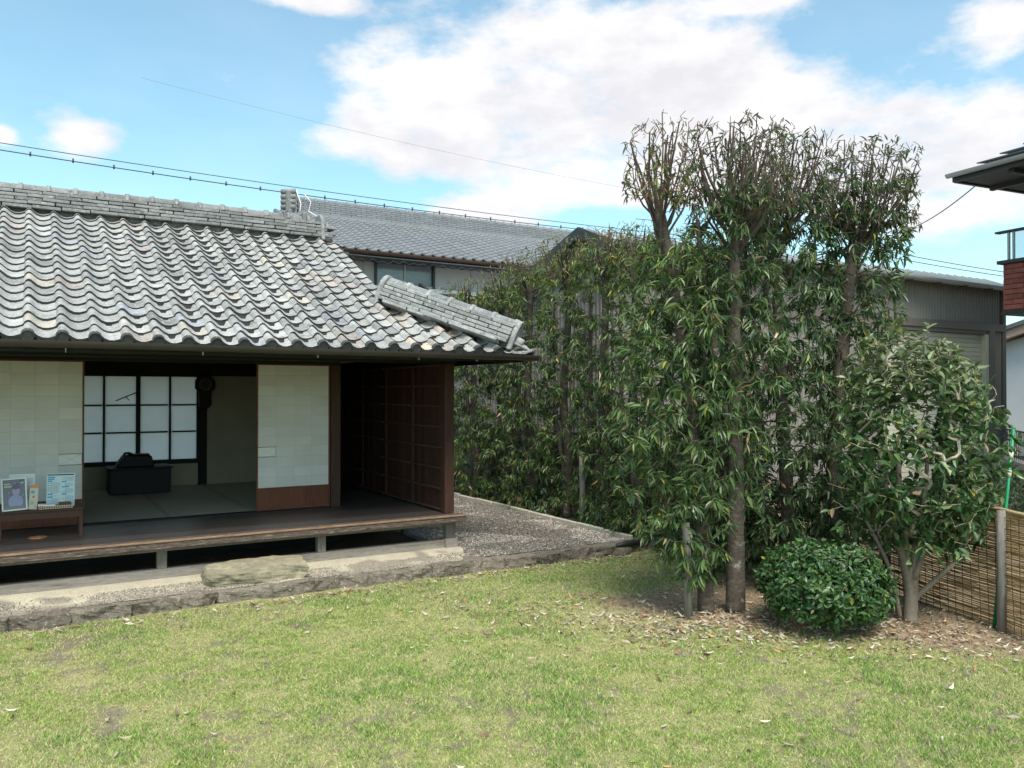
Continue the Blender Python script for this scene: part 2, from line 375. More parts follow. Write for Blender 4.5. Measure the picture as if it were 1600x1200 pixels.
# apron in front of the house, gravel yard
def rough_sheet(name, x0, x1, y0, y1, z, mat, step=.06, amp=.012, edge=None, tilt=0, cols=None):
    xs = np.arange(x0, x1+step, step); ys = np.arange(y0, y1+step, step)
    A, B = np.meshgrid(xs, ys, indexing='ij'); a = A.ravel(); b = B.ravel()
    if edge is not None: a = edge(a, b)
    zz = z+(fbm(a, b, .5, 6)-.5)*amp*2-tilt*np.clip((8.6-b)/.55, 0, 1)-.07*np.clip((8.06-b)/.07, 0, 1)*(y0 < 8)
    nx, ny = A.shape; ii = (np.arange(nx-1)[:, None]*ny+np.arange(ny-1)[None]).ravel()
    return npmesh(name, np.stack([a, b, zz], 1), np.stack([ii, ii+ny, ii+ny+1, ii+1], 1), mat, cols(a, b) if cols else None, kind='structure', smooth=True)
def apron_col(a, b):
    worn = sstep(.0, .16, 8.20+.16*(fbm(a, b, .45, 23)-.5)*2-b)*.9; worn = np.maximum(worn, .75*sstep(.60, .72, fbm(a, b, .5, 29)))
    c = np.array([.47, .415, .315])*(.85+.3*fbm(a, b, .6, 33))[:, None]
    return c*(1-worn[:, None])+np.array([.19, .165, .135])*worn[:, None]
rough_sheet('apron', -3.4, 4.36, 7.99, 8.75, .172, M['apron'], step=.03, tilt=.05, cols=apron_col, edge=lambda a, b: np.where(a > 4.25, 4.33+.06*np.sin(b*9), a))
rough_sheet('gravel_yard', 4.2, 6.56, 7.99, 14.5, .135, M['gravel_bed'])
rough_sheet('underfloor_ground', -3.4, 4.3, 8.7, 13.4, .12, M['dirt'])
rough_sheet('back_yard', -8, 8.2, 13.3, 17.8, .10, M['gravel_bed'], step=.4)

def make_gravel():
    n = 26000; x = rng.uniform(4.3, 6.52, n); y = 8.05+rng.random(n)**1.3*4.8
    dark = sstep(.46, .60, fbm(x, y, .8, 14)+.25*np.exp(-((x-5.9)/.5)**2-((y-9.2)/1.0)**2))
    s = rng.uniform(.005, .013, n); z = .135+(fbm(x, y, .5, 6)-.5)*.024+s*.3
    o = np.array([(1, 0, 0), (0, 1, 0), (-1, 0, 0), (0, -1, 0), (0, 0, .7), (0, 0, -.5)], float)
    a = rng.uniform(0, 6.28, n); ca = np.cos(a); sa = np.sin(a); st = rng.uniform(.6, 1.4, n)
    V = np.empty((n, 6, 3))
    for i in range(6):
        px_ = o[i, 0]*st*s; py_ = o[i, 1]*s; V[:, i, 0] = x+px_*ca-py_*sa; V[:, i, 1] = y+px_*sa+py_*ca; V[:, i, 2] = z+o[i, 2]*s
    f = np.array([(0, 1, 4), (1, 2, 4), (2, 3, 4), (3, 0, 4)])
    F = (np.arange(n)[:, None, None]*6+f[None]).reshape(-1, 3)
    c = np.array([.35, .31, .265])*rng.uniform(.35, 1.6, (n, 1)); c = c*(1-.62*dark[:, None]*(rng.random((n, 1)) < .85))
    npmesh('gravel', V.reshape(-1, 3), F, M['gravel'], np.repeat(c, 6, axis=0), kind='stuff')
make_gravel()
def apron_grit():     # loose grit where the apron wears into the kerb
    n = 30000; x = rng.uniform(-3.2, 4.4, n); y = 8.05+rng.random(n)**1.5*.32
    k = rng.random(n) < .1+.9*sstep(.38, .6, fbm(x, y, .3, 19)); x = x[k]; y = y[k]; n = len(x)
    s = rng.uniform(.003, .008, n); z = .172+(fbm(x, y, .5, 6)-.5)*.024-.05*np.clip((8.6-y)/.55, 0, 1)+s*.3
    o = np.array([(1, 0, 0), (0, 1, 0), (-1, 0, 0), (0, -1, 0), (0, 0, .8)], float); a = rng.uniform(0, 6.28, n)
    V = np.empty((n, 5, 3))
    for i in range(5): V[:, i, 0] = x+(o[i, 0]*np.cos(a)-o[i, 1]*np.sin(a))*s; V[:, i, 1] = y+(o[i, 0]*np.sin(a)+o[i, 1]*np.cos(a))*s; V[:, i, 2] = z+o[i, 2]*s
    F = (np.arange(n)[:, None, None]*5+np.array([(0, 1, 4), (1, 2, 4), (2, 3, 4), (3, 0, 4)])[None]).reshape(-1, 3)
    npmesh('grit', V.reshape(-1, 3), F, M['gravel'], np.repeat(np.array([.27, .235, .19])*rng.uniform(.25, 1.6, (n, 1)), 5, axis=0), kind='stuff')
apron_grit()

def rock_mesh(name, sx, sy, sz, mat, seed, rough=.12, sub=5, freq=1.0, round_=.25):
    r = random.Random(seed); bm = bmesh.new(); bmesh.ops.create_cube(bm, size=1)
    bmesh.ops.subdivide_edges(bm, edges=bm.edges[:], cuts=sub, use_grid_fill=True)
    o = Vector((r.uniform(0, 50), r.uniform(0, 50), r.uniform(0, 50)))
    for v in bm.verts:
        p = v.co.copy(); p = p.lerp(p.normalized()*.60, round_)
        w = Vector((p.x*sx, p.y*sy, p.z*sz))
        n1 = mnoise.noise_vector(w*4*freq+o); n2 = mnoise.noise_vector(w*14*freq+o); n3 = mnoise.noise_vector(w*40+o)
        w += Vector((n1.x, n1.y, n1.z*.4))*rough*.30+Vector((n2.x, n2.y, n2.z*.5))*rough*.12+n3*rough*.04
        v.co = Vector((w.x, w.y, w.z))
    me = bpy.data.meshes.new(name); bm.to_mesh(me); bm.free(); me.materials.append(mat)
    return me
# kerb: a row of rough stones between lawn and terrace
kerb = thing('stone_kerb', (1.5, 7.95, 0), 'row of rough weathered kerb stones between the lawn and the veranda apron', 'kerb')
kx = -3.3; i = 0
while kx < 6.5:
    L_ = random.uniform(.26, .62)
    top = random.uniform(.105, .135) if kx < 4.2 else random.uniform(.115, .14)
    me = rock_mesh('kerb_stone', L_*1.06, .19, top+.12, M['kerb'], 100+i, .20, 10)
    put('kerb_stone', me, Matrix.Translation((kx+L_/2, 8.025+random.uniform(-.02, .02)+.03*math.sin(kx*.9), (top-.12)/2))@Matrix.Rotation(random.uniform(-.07, .07), 4, 'Z'), kerb)
    kx += L_*.97; i += 1
e = thing('bed_edging', (6.57, 8.2, .12), 'thin pale concrete edging between the gravel yard and the tall hedge', 'edging')
y = 8.08
while y < 14:
    box('edging_block', M['sill_wood'] if 0 else M['concrete'], e, 6.54+random.uniform(-.01, .01), 6.60, y, y+.58, .06, .185+random.uniform(-.01, .01), .008); y += .6

st = rock_mesh('stepping_stone', .92, .38, .16, M['stone'], 11, .24, 11, .8, .08)
so = put('stepping_stone', st, Matrix.Translation((1.96, 8.29, .205))@Matrix.Rotation(R(-3), 4, 'Z')@Matrix.Rotation(R(5), 4, 'X'))
st.polygons.foreach_set('use_smooth', [False]*len(st.polygons))
tag(so, 'flat tan stepping stone lying on the apron below the veranda edge', 'stone')

# ------------------------------------------------------------------ the old house
F0 = .57      # floor level
house = thing('wooden_house', (2, 9.9, .17), 'old single storey wooden house with grey tiled roof and open veranda', 'house')
H = house
# ground sill, floor posts, beam, edge
box('ground_sill', M['sill_wood'], H, -3.4, 4.20, 8.60, 8.70, .10, .262, .006)
box('ground_sill', M['sill_wood'], H, 4.20, 4.36, 8.57, 8.73, .10, .275, .008)
for x in (-2.1, -.48, 1.13, 2.73): box('floor_post', M['grey_wood'], H, x-.045, x+.045, 8.605, 8.695, .262, .435, .004)
box('floor_post', M['grey_wood'], H, 4.225, 4.34, 8.605, 8.70, .275, .435, .004)
for y in (9.9, 11.3, 13.0): box('floor_post', M['grey_wood'], H, 4.235, 4.325, y, y+.09, .12, .435, .004)
box('floor_beam', M['grey_wood'], H, -3.4, 4.345, 8.60, 8.70, .435, .478, .004)
box('floor_beam', M['grey_wood'], H, 4.245, 4.335, 8.703, 13.2, .40, .478, .004)
box('veranda_edge', M['edge_wood'], H, -3.4, 4.40, 8.43, 8.56, .483, .570, .008)
box('edge_lip', pmat('worn edge lip', (.27, .16, .10), .7, noise=((3, .4), (12, .3)), stretch=(2, 16, 16)), H, -3.4, 4.395, 8.420, 8.4275, .552, .572, .002)
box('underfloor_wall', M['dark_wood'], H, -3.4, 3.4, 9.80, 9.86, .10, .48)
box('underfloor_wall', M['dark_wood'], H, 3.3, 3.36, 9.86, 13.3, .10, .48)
y = 8.563
while y < 9.80:
    box('floorboard', M['floor_wood'], H, -3.4, 4.28, y, y+.108, .53, .568+random.uniform(-.001, .001), .002); y += .111
y = 9.80
while y < 13.1:
    box('floorboard', M['floor_wood'], H, 3.36, 4.28, y, y+.148, .53, .568+random.uniform(-.001, .001), .002); y += .151
# posts and beams
box('corner_post', M['post_wood'], H, 4.19, 4.31, 8.575, 8.69, F0, 2.33, .004)
box('door_post', M['post_wood'], H, 3.225, 3.345, 9.80, 9.90, F0, 2.33, .004)
box('door_post', M['post_wood'], H, -1.40, -1.29, 9.86, 9.96, F0, 2.33, .004)
box('door_post', M['post_wood'], H, -3.3, -3.2, 8.575, 8.69, F0, 2.33, .004)
box('eave_beam', M['dark_wood'], H, -3.4, 4.33, 8.56, 8.70, 2.33, 2.50)
box('lintel', M['dark_wood'], H, -3.4, 3.345, 9.80, 9.93, 2.333, 2.45)
box('upper_wall', M['plaster'], H, -3.4, 3.345, 9.84, 9.90, 2.45, 3.30)
box('door_track', M['dark_wood'], H, -3.4, 3.225, 9.80, 9.92, .558, .578)
# side panel wall of shutters: vertical boards held by horizontal battens
panel_y = [8.69, 9.60, 10.51, 11.42, 12.33, 13.24]
for a, b in zip(panel_y[:-1], panel_y[1:]):
    sp = box('shutter_panel', M['panel_wood'], H, 4.245, 4.262, a+.02, b-.02, F0+.01, 2.32)
    box('stile', M['panel_wood'], sp, 4.218, 4.243, a+.003, a+.035, F0, 2.325, .002)
    box('stile', M['panel_wood'], sp, 4.218, 4.243, b-.035, b-.003, F0, 2.325, .002)
    yy = a+.037; k = 0
    nb = 8 if a < 11 else 5; wv = (b-a-.076)/nb
    for k in range(nb):
        box('board', M['panel_wood'], sp, 4.232+.002*(k % 2), 4.243, yy+k*wv+.002, yy+(k+1)*wv-.002, F0+.02, 2.31)
    for k in range(8):
        z = F0+.02+k*.245
        box('batten', M['batten'], sp, 4.200, 4.2295, a+.037, b-.037, z, z+.022, .002)
box('outer_wall', M['dark_wood'], H, 4.264, 4.30, 8.70, 13.3, .48, 2.45)
# room: floor mats, walls, ceiling
for ix, x0 in enumerate((-1.35, -.44, .47, 1.38, 2.29)):
    for iy, (y0, y1) in enumerate(((9.93, 11.549), (11.551, 13.15))):
        mt = box('tatami_mat', M['tatami'], H, x0+.001, x0+.909, y0, y1, .54, .574+.001*((ix+iy) % 2))
        box('border', M['tatami_edge'], mt, x0+.004, x0+.03, y0+.001, y1-.001, .5755, .5775); box('border', M['tatami_edge'], mt, x0+.88, x0+.906, y0+.001, y1-.001, .5755, .5775)
box('room_wall', M['plaster'], H, 2.36, 3.30, 13.20, 13.27, .54, 2.24)
box('room_wall', M['plaster'], H, -1.4, 2.235, 13.20, 13.27, .54, .905)
box('room_wall', M['plaster'], H, -1.4, .46, 13.20, 13.27, .905, 2.36)
box('room_wall', M['plaster'], H, 3.30, 3.36, 9.902, 13.27, .54, 2.6)
box('room_wall', M['plaster'], H, -1.46, -1.4, 9.902, 13.27, .54, 2.6)
box('wall_beam', M['dark_wood'], H, -1.4, 3.30, 13.17, 13.28, 2.362, 2.62)
box('wall_beam', M['dark_wood'], H, .463, 3.30, 13.18, 13.28, 2.24, 2.36)
box('room_post', M['dark_wood'], H, 2.237, 2.358, 13.15, 13.28, .54, 2.24, .004)
box('baseboard', M['dark_wood'], H, -1.4, .80, 13.185, 13.199, .575, .90) if 0 else None
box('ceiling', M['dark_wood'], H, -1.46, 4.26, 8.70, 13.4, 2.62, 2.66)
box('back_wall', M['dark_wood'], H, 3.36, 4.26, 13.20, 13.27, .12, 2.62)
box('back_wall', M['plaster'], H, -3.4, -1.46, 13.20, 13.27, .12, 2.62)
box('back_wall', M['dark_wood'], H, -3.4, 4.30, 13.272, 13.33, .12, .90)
box('end_wall', M['plaster'], H, -3.46, -3.40, 8.75, 13.33, .12, 2.9)
# back window: two sliding sashes of frosted panes
xw = [.463, .94, 1.395, 1.835, 2.235]; zw = [.985, 1.395, 1.80, 2.225]
win = box('window', M['black'], H, .463, 2.235, 13.19, 13.26, .907, .975)
box('window_frame', M['black'], win, .463, 2.235, 13.19, 13.26, 2.226, 2.239)
for i_, x in enumerate(xw):
    wd = .03 if i_ == 2 else .014
    if i_ == 4: box('mullion', M['black'], win, x-.02, x, 13.19, 13.25, .976, 2.225)
    elif i_ == 0: box('mullion', M['black'], win, x, x+.03, 13.19, 13.25, .976, 2.225)
    else: box('mullion', M['black'], win, x-wd, x+wd, 13.19, 13.25, .976, 2.225)
for z in zw[1:3]:
    for a, b in zip(xw[:-1], xw[1:]): box('muntin', M['black'], win, a+.031, b-.031, 13.20, 13.24, z-.011, z+.011)
for a, b in zip(xw[:-1], xw[1:]):
    for c_, d in zip(zw[:-1], zw[1:]): box('pane', M['frost'], win, a+.012, b-.012, 13.215, 13.221, c_-.008, d+.002)
MB().box(-.16, .16, -.004, .004, -.008, .008, Matrix.Translation((1.24, 13.195, 1.93))@Matrix.Rotation(R(-24), 4, 'Y')).build('loose_strip', M['black'], win)
MB().box(-.012, .05, -.004, .004, -.006, .006, Matrix.Translation((1.24, 13.19, 1.91))@Matrix.Rotation(R(50), 4, 'Y')).build('loose_strip', M['red_wood'], win)

# sliding shoji doors, papered on the outside
def shoji(x0, x1, patch_col):
    d = box('shoji_door', M['red_wood'], H, x0, x1, 9.84, 9.868, F0+.01, F0+.04, .002)
    box('stile', M['red_wood'], d, x0, x0+.018, 9.838, 9.868, F0+.04, 2.332, .002)
    box('stile', M['red_wood'], d, x1-.018, x1, 9.838, 9.868, F0+.04, 2.332, .002)
    box('top_rail', M['red_wood'], d, x0+.018, x1-.018, 9.840, 9.868, 2.318, 2.331)
    n = 4; w = (x1-x0-.036)/n
    for k in range(3): box('kick_board', M['red_wood'], d, x0+.018+k*(x1-x0-.036)/3+.0008, x0+.018+(k+1)*(x1-x0-.036)/3-.0008, 9.846, 9.858, F0+.04, .832)
    box('kick_rail', M['red_wood'], d, x0+.018, x1-.018, 9.840, 9.866, .832, .850, .002)
    box('rib_grid', M['rib'], d, x0+.018, x1-.018, 9.8475, 9.860, .850, 2.318)
    h = (2.318-.850)/12
    for r_ in range(12):
        for c_ in range(n):
            X0 = x0+.018+c_*w; Z0 = .850+r_*h
            q = (r_ == 3 and c_ == patch_col)
            g = .0022
            put('paper_pane', PANE(w, h, q), Matrix.Translation((X0, 9.8455-.0006*q, Z0)), d)
            if q:
                MB().tube([(X0+.01, 9.8432, Z0+.01), (X0+w-.01, 9.8432, Z0+h-.01)], .0025, 4).build('crease', M['rib'], d)
                MB().tube([(X0+w-.01, 9.8432, Z0+.01), (X0+.01, 9.8432, Z0+h-.01)], .0025, 4).build('crease', M['rib'], d)
                MB().tube([(X0+.002, 9.8432, Z0+h-.003), (X0+w-.002, 9.8432, Z0+h-.003)], .0035, 4).tube([(X0+.002, 9.8432, Z0+.002), (X0+w-.002, 9.8432, Z0+.002)], .0035, 4).tube([(X0+w-.003, 9.8432, Z0), (X0+w-.003, 9.8432, Z0+h)], .002, 4).build('pull_frame', M['grey_wood'], d)
    return d
_pc = {}
def PANE(w, h, q):
    k = (round(w, 3), q)
    if k not in _pc:
        g = .0026; b = MB(); b.box(g, w-g, 0, .0018, g, h-g); _pc[k] = b.mesh('paper_pane', M['patch'] if q else M['paper'])
    return _pc[k]
shoji(2.325, 3.222, 0); shoji(-.40, .512, 3); shoji(-1.29, -.404, 0)

# ---- roof
YE, ZE, SL, YR, XC, XG = 7.70, 2.49, .5, 11.1, 4.78, 3.62
PH = math.atan(SL)
ZR = ZE+SL*(YR-YE); YB = 2*YR-YE
XL = -3.45
deck = MB(); dz = .075
def rz(y): return ZE-dz+SL*(y-YE)
A_ = (XL, YE+.05, rz(YE+.05)); B_ = (XC-.05, YE+.05, rz(YE+.05)); C_ = (XG-.03, YE+XC-XG+.03, rz(YE+XC-XG+.03)); D_ = (XG-.03, YR, rz(YR)); E_ = (XL, YR, rz(YR))
t_ = .03
def slab(pts, name, mat):
    b = MB(); n = len(pts); b.add([*pts, *[(p[0], p[1], p[2]-t_) for p in pts]], [tuple(range(n)), tuple(range(2*n-1, n-1, -1))]+[(i, (i+1) % n, n+(i+1) % n, n+i) for i in range(n)])
    return b.build(name, mat, H)
slab([A_, B_, C_, D_, E_], 'roof_deck', M['dark_wood'])
mir = lambda p: (p[0], 2*YR-p[1], p[2])
slab([mir(A_), mir(B_), mir(C_), (D_[0], D_[1]+.004, D_[2]), (E_[0], E_[1]+.004, E_[2])], 'roof_deck', M['dark_wood'])
slab([(B_[0]+.003, B_[1], B_[2]), (B_[0]+.003, mir(B_)[1], B_[2]), (C_[0]+.02, mir(C_)[1]-.01, C_[2]-.01), (C_[0]+.02, C_[1]+.01, C_[2]-.01)], 'roof_deck', M['dark_wood'])
MB().prism([(C_[1]-.3, C_[2]-.35), (mir(C_)[1]+.3, C_[2]-.35), (YR, ZR-.12)], 'x', XG-.24, XG-.2).build('gable_wall', M['plaster'], H)
MB().prism([(8.2, 2.5), (14, 2.5), (YR, ZR-.14)], 'x', XL+.1, XL+.14).build('gable_wall', M['plaster'], H)
# rafters
for i_ in range(18):
    x = -3.3+i_*.455
    MB().box(-.022, .022, 0, 2.25, -.06, 0, Matrix.Translation((x, 7.80, rz(7.80)-.034))@Matrix.Rotation(PH, 4, 'X')).build('rafter', M['dark_wood'], H)
box('fascia', M['dark_wood'], H, XL, XC-.02, 7.745, 7.765, 2.33, 2.395)
box('fascia', M['dark_wood'], H, XC-.045, XC-.02, 7.767, YB-.05, 2.33, 2.395)

# tiles
TW, EXP, TL = .2455, .2, .235
prof = [(0, .010), (.07, .040), (.15, .054), (.24, .048), (.34, .026), (.45, .002), (.60, -.014), (.76, -.014), (.90, -.003), (1.04, .012)]
def tile_mesh(eave=False, lite=False):
    b = MB(); P_ = [p for i_, p in enumerate(prof) if not lite or i_ in (0, 2, 4, 6, 9)]; n = len(P_); th = .024
    j = [random.uniform(-.0015, .0015) for _ in P_]
    b.smooth = True
    b.add([(p[0]*TW, 0, p[1]+j[i_]) for i_, p in enumerate(P_)]+[(p[0]*TW, TL, p[1]) for p in P_], [(i_, i_+1, n+i_+1, n+i_) for i_ in range(n-1)])
    b.smooth = False
    h = th if not eave else .044
    b.add([(p[0]*TW, -.001, p[1]) for p in P_]+[(p[0]*TW, 0.002, p[1]-(h if p[1] < .02 else th)) for p in P_], [(i_, i_+1, n+i_+1, n+i_) for i_ in range(n-1)])
    b.add([(1.04*TW, 0, .012), (1.04*TW, TL, .012), (1.04*TW, TL, -.008), (1.04*TW, 0, -.008)], [(0, 1, 2, 3)])
    b.add([(0, 0, .01), (0, TL, .01), (0, TL, -.01), (0, 0, -.01)], [(0, 1, 2, 3)])
    if eave:
        cx, cz, r_ = .16*TW, .004, .052
        k = 14
        ring = lambda rr, yy: [(cx+rr*math.cos(2*math.pi*q/k), yy, cz+rr*math.sin(2*math.pi*q/k)) for q in range(k)]
        b.add(ring(r_, .03)+ring(r_, -.022)+ring(r_-.008, -.024)+ring(r_-.010, -.018), [(a*k+q, a*k+(q+1) % k, (a+1)*k+(q+1) % k, (a+1)*k+q) for a in range(3) for q in range(k)]+[tuple(3*k+q for q in range(k))])
    me = bpy.data.meshes.new('tile')
    me.from_pydata(b.v, [], b.f); me.polygons.foreach_set('use_smooth', b.sm); me.materials.append(M['tile']); me.materials.append(M['tile_end_shade'])
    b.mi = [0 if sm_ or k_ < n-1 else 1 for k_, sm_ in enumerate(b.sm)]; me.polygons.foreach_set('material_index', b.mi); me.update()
    return me, b
tiles = [tile_mesh() for _ in range(3)]; eaves = [tile_mesh(True) for _ in range(2)]; lite = tile_mesh(False, True)
TILT = R(5.6)
def tile_colour():
    u = random.random(); g = random.uniform(.25, .345)
    if u < .03: return (g*1.18, g*1.08, g*.94)
    if u < .06: return (g*1.05, g*.93, g*.86)
    if u < .10: return (g*.88, g*.90, g*.97)
    if u < .19: return (g*.74, g*.735, g*.72)
    return (g*1.0, g*.985, g*.955)
cells = []
DISC0 = -.01-.16*TW
for c_ in range(-14, 20):
    x = DISC0+c_*TW
    for r_ in range(19):
        y = YE+r_*EXP*math.cos(PH)
        xlim = max(XG, XC-(y-YE)-.02)
        if x+TW*.75 > xlim+.06 and not (c_ == 19 and r_ == 0): continue
        cells.append((x, y, c_, r_))
def tile_M(x, y, a=0, sag=True):
    z = ZE+SL*(y-YE)-.03 - (.006*max(0, x)+.01*math.sin(x*1.3) if sag else 0)
    rx = PH-TILT+random.uniform(-.012, .012)
    return Matrix.Translation((x+random.uniform(-.004, .004), y+random.uniform(-.004, .004), z+random.uniform(-.002, .003)))@Matrix.Rotation(random.uniform(-.012, .012), 4, 'Z')@Matrix.Rotation(rx, 4, 'X')
def pxof(x, y):
    return (.85927*x-.51153*y)/(.51153*x+.85927*y)
cells_vis = [c for c in cells if pxof(c[0]+TW, c[1]) > -.635]
cells_vis.sort(key=lambda c: c[0]**2+c[1]**2+(ZE+SL*(c[1]-YE)-2)**2)
ind = set((c[2], c[3]) for c in cells_vis[:300])
stuffV = []; stuffF = []; stuffC = []; stuffM = []; nv = 0
def stuff_tile(b, M4, col):
    global nv
    v = np.array(b.v); m = np.array(M4); v = v@m[:3, :3].T+m[:3, 3]
    stuffV.append(v); stuffC.append(np.tile(col, (len(v), 1)))
    stuffF.extend([tuple(i_+nv for i_ in f) for f in b.f]); stuffM.extend(b.mi); nv += len(v)
for x, y, c_, r_ in cells:
    Mx = tile_M(x, y); colr = tile_colour()
    ev = r_ == 0
    if x > 3.2 and random.random() < .22: colr = (colr[0]*1.06, colr[1]*.95, colr[2]*.88)
    if (c_, r_) in ind:
        put('eave_tile' if ev else 'roof_tile', (random.choice(eaves) if ev else random.choice(tiles))[0], Mx, H, colr)
    else: stuff_tile((random.choice(eaves) if ev else random.choice(tiles))[1], Mx, colr)
# back slope and the hip slope at the right end (never seen from the front)
for c_ in range(-14, 20):
    for r_ in range(19):
        x = DISC0+c_*TW; y = YE+r_*EXP*math.cos(PH)
        if x+TW*.75 > max(XG, XC-(y-YE)-.02)+.06: continue
        Mx = tile_M(x, y, sag=False); Mm = Matrix.Translation((0, 2*YR, 0))@Matrix.Scale(-1, 4, (0, 1, 0))@Mx
        stuff_tile(lite[1], Mm, tile_colour())
rot = Matrix.Translation((XC, YE, 0))@Matrix.Rotation(R(90), 4, 'Z')@Matrix.Translation((0, -YE, 0))
for c_ in range(0, 28):
    for r_ in range(6):
        x = c_*TW; y = YE+r_*EXP*math.cos(PH); s_ = y-YE
        if x < s_-.05 or x+TW > (YB-YE)-s_+.05: continue
        stuff_tile(lite[1], rot@tile_M(x, y, sag=False), tile_colour())
me = bpy.data.meshes.new('roof_tile'); me.from_pydata(np.concatenate(stuffV).tolist(), [], stuffF); me.materials.append(M['tile_attr']); me.materials.append(M['tile_end_shade']); me.polygons.foreach_set('material_index', stuffM)
a = me.color_attributes.new('col', 'FLOAT_COLOR', 'POINT'); cc = np.ones((nv, 4), dtype=np.float32); cc[:, :3] = np.concatenate(stuffC); a.data.foreach_set('color', cc.ravel())
ro = put('roof_tile', me, Matrix.Identity(4), H); ro['kind'] = 'stuff'

# main ridge: courses of flat ridge tiles under a row of caps
_rm = {}
def noshi(L_, w, t, mat):
    k = (round(L_, 2), w, t, mat.name)
    if k not in _rm: _rm[k] = MB().box(-L_/2, L_/2, -w/2, w/2, 0, t).mesh('ridge_tile', mat, .004)
    return _rm[k]
ridge = MB().box(XL, XG-.17, YR-.05, YR+.05, ZR-.12, ZR+.17).build('ridge_core', M['ridge'], H)
zb = ZR-.055
for k in range(5):
    x = XL+(.0 if k % 2 else -.13); w = .36-.03*k
    while x < XG-.16:
        L_ = .285 if k else .30
        Mx = Matrix.Translation((x+L_/2+random.uniform(-.006, .006), YR+random.uniform(-.007, .007), zb+k*.045+random.uniform(-.004, .004)+.012*math.sin(x*1.1)))@Matrix.Rotation(random.uniform(-.02, .02), 4, 'Y')@Matrix.Rotation(random.uniform(-.012, .012), 4, 'Z')
        put('ridge_tile', noshi(L_-.008, round(w, 3), .035, M['ridge']), Mx, ridge)
        x += L_
capm = MB(); n = 8
def cap_mesh(L_, r0, collar, mat):
    b = MB(); b.smooth = True
    def arc(rr, x): return [(x, rr*math.cos(math.pi*q/n), rr*.82*math.sin(math.pi*q/n)) for q in range(n+1)]
    secs = [(0, r0), (L_-.045, r0), (L_-.045, r0+collar), (L_, r0+collar)]
    vs = []
    for x, rr in secs: vs += arc(rr, x)
    m = n+1
    b.add(vs, [(a*m+q, a*m+q+1, (a+1)*m+q+1, (a+1)*m+q) for a in range(3) for q in range(n)]+[tuple(range(m)), tuple(3*m+q for q in range(m))])
    return b.mesh('cap_tile', mat)
cm = cap_mesh(.285, .090, .022, M['ridge'])
x = XL-.02
while x < XG-.30:
    put('cap_tile', cm, Matrix.Translation((x, YR+random.uniform(-.006, .006), zb+.222+.012*math.sin(x*1.1)+random.uniform(-.004, .004))), ridge); x += .283
# end block of the ridge
xe = XG-.17
MB().prism([(YR-.20, ZR-.10), (YR+.20, ZR-.10), (YR+.15, ZR+.20), (YR+.07, ZR+.27), (YR-.07, ZR+.27), (YR-.15, ZR+.20)], 'x', xe, xe+.05).build('ridge_end_tile', M['ridge'], H, .008)
MB().tube([(xe+.02, YR, ZR+.12), (xe+.17, YR, ZR+.11)], .055, 10).build('ridge_end_tile', M['ridge'], H)
MB().tube([(xe-.02, YR-.11, ZR-.02), (xe+.16, YR-.13, ZR-.07)], .055, 10).build('ridge_end_tile', M['ridge'], H)
box('ridge_end_tile', M['ridge'], H, xe-.24, xe-.19, YR-.12, YR+.12, ZR-.02, ZR+.265, .008)
box('ridge_end_tile', M['ridge'], H, xe-.50, xe-.455, YR-.12, YR+.12, ZR-.02, ZR+.26, .008)

# hip ridge at the right corner
hd = Vector((-1, 1, SL)).normalized(); hx = Vector((1, 1, 0)).normalized(); hn = hd.cross(hx)*-1
if hn.z < 0: hn = -hn
p0 = Vector((XC-.12, YE+.12, ZE+.10)); HL = 1.62
def hipM(s, across, up): p = p0+hd*s+hx*across+hn*up; return frame(hd, hx, hn, p)
hip = MB().add([p0+hd*0+hx*a_+hn*u for a_ in (-.06, .06) for u in (-.12, .16)]+[p0+hd*HL+hx*a_+hn*u for a_ in (-.06, .06) for u in (-.12, .16)],
               [(0, 1, 3, 2), (4, 6, 7, 5), (0, 4, 5, 1), (2, 3, 7, 6), (0, 2, 6, 4), (1, 5, 7, 3)]).build('hip_ridge', M['hip'], H)
for k in range(5):
    s_ = 0 if k % 2 == 0 else -.13; w = .44-.055*k
    while s_ < HL-.1:
        L_ = .27
        s0 = max(s_, 0); s1 = min(s_+L_, HL)
        if s1-s0 > .06:
            put('hip_tile', noshi(round(s1-s0-.008, 2), round(w, 3), .037, M['hip']), hipM((s0+s1)/2, random.uniform(-.006, .006), -.055+k*.044+random.uniform(-.003, .003))@Matrix.Rotation(random.uniform(-.02, .02), 4, 'Z'), hip)
        s_ += L_
for s_ in (.02, .30, .62):   # broad side tiles bedded in front of the courses
    for q in (0,):
        put('hip_side_tile', noshi(.30, .16, .036, M['hip']), hipM(s_+.22, -.25+.02*random.random(), -.085)@Matrix.Rotation(R(-16), 4, 'X'), hip)
for s_ in (.95, 1.27): put('hip_side_tile', noshi(.30, .13, .03, M['hip']), hipM(s_+.1, -.22, -.10)@Matrix.Rotation(R(-20), 4, 'X'), hip)
hc = cap_mesh(.275, .072, .016, M['hip'])
for k in range(6):
    Mx = hipM(HL-.0-k*.272, 0, .155)
    put('hip_cap', hc, frame(-hd, -hx, hn, Mx.translation)@Matrix.Rotation(random.uniform(-.02, .02), 4, 'Z'), hip)
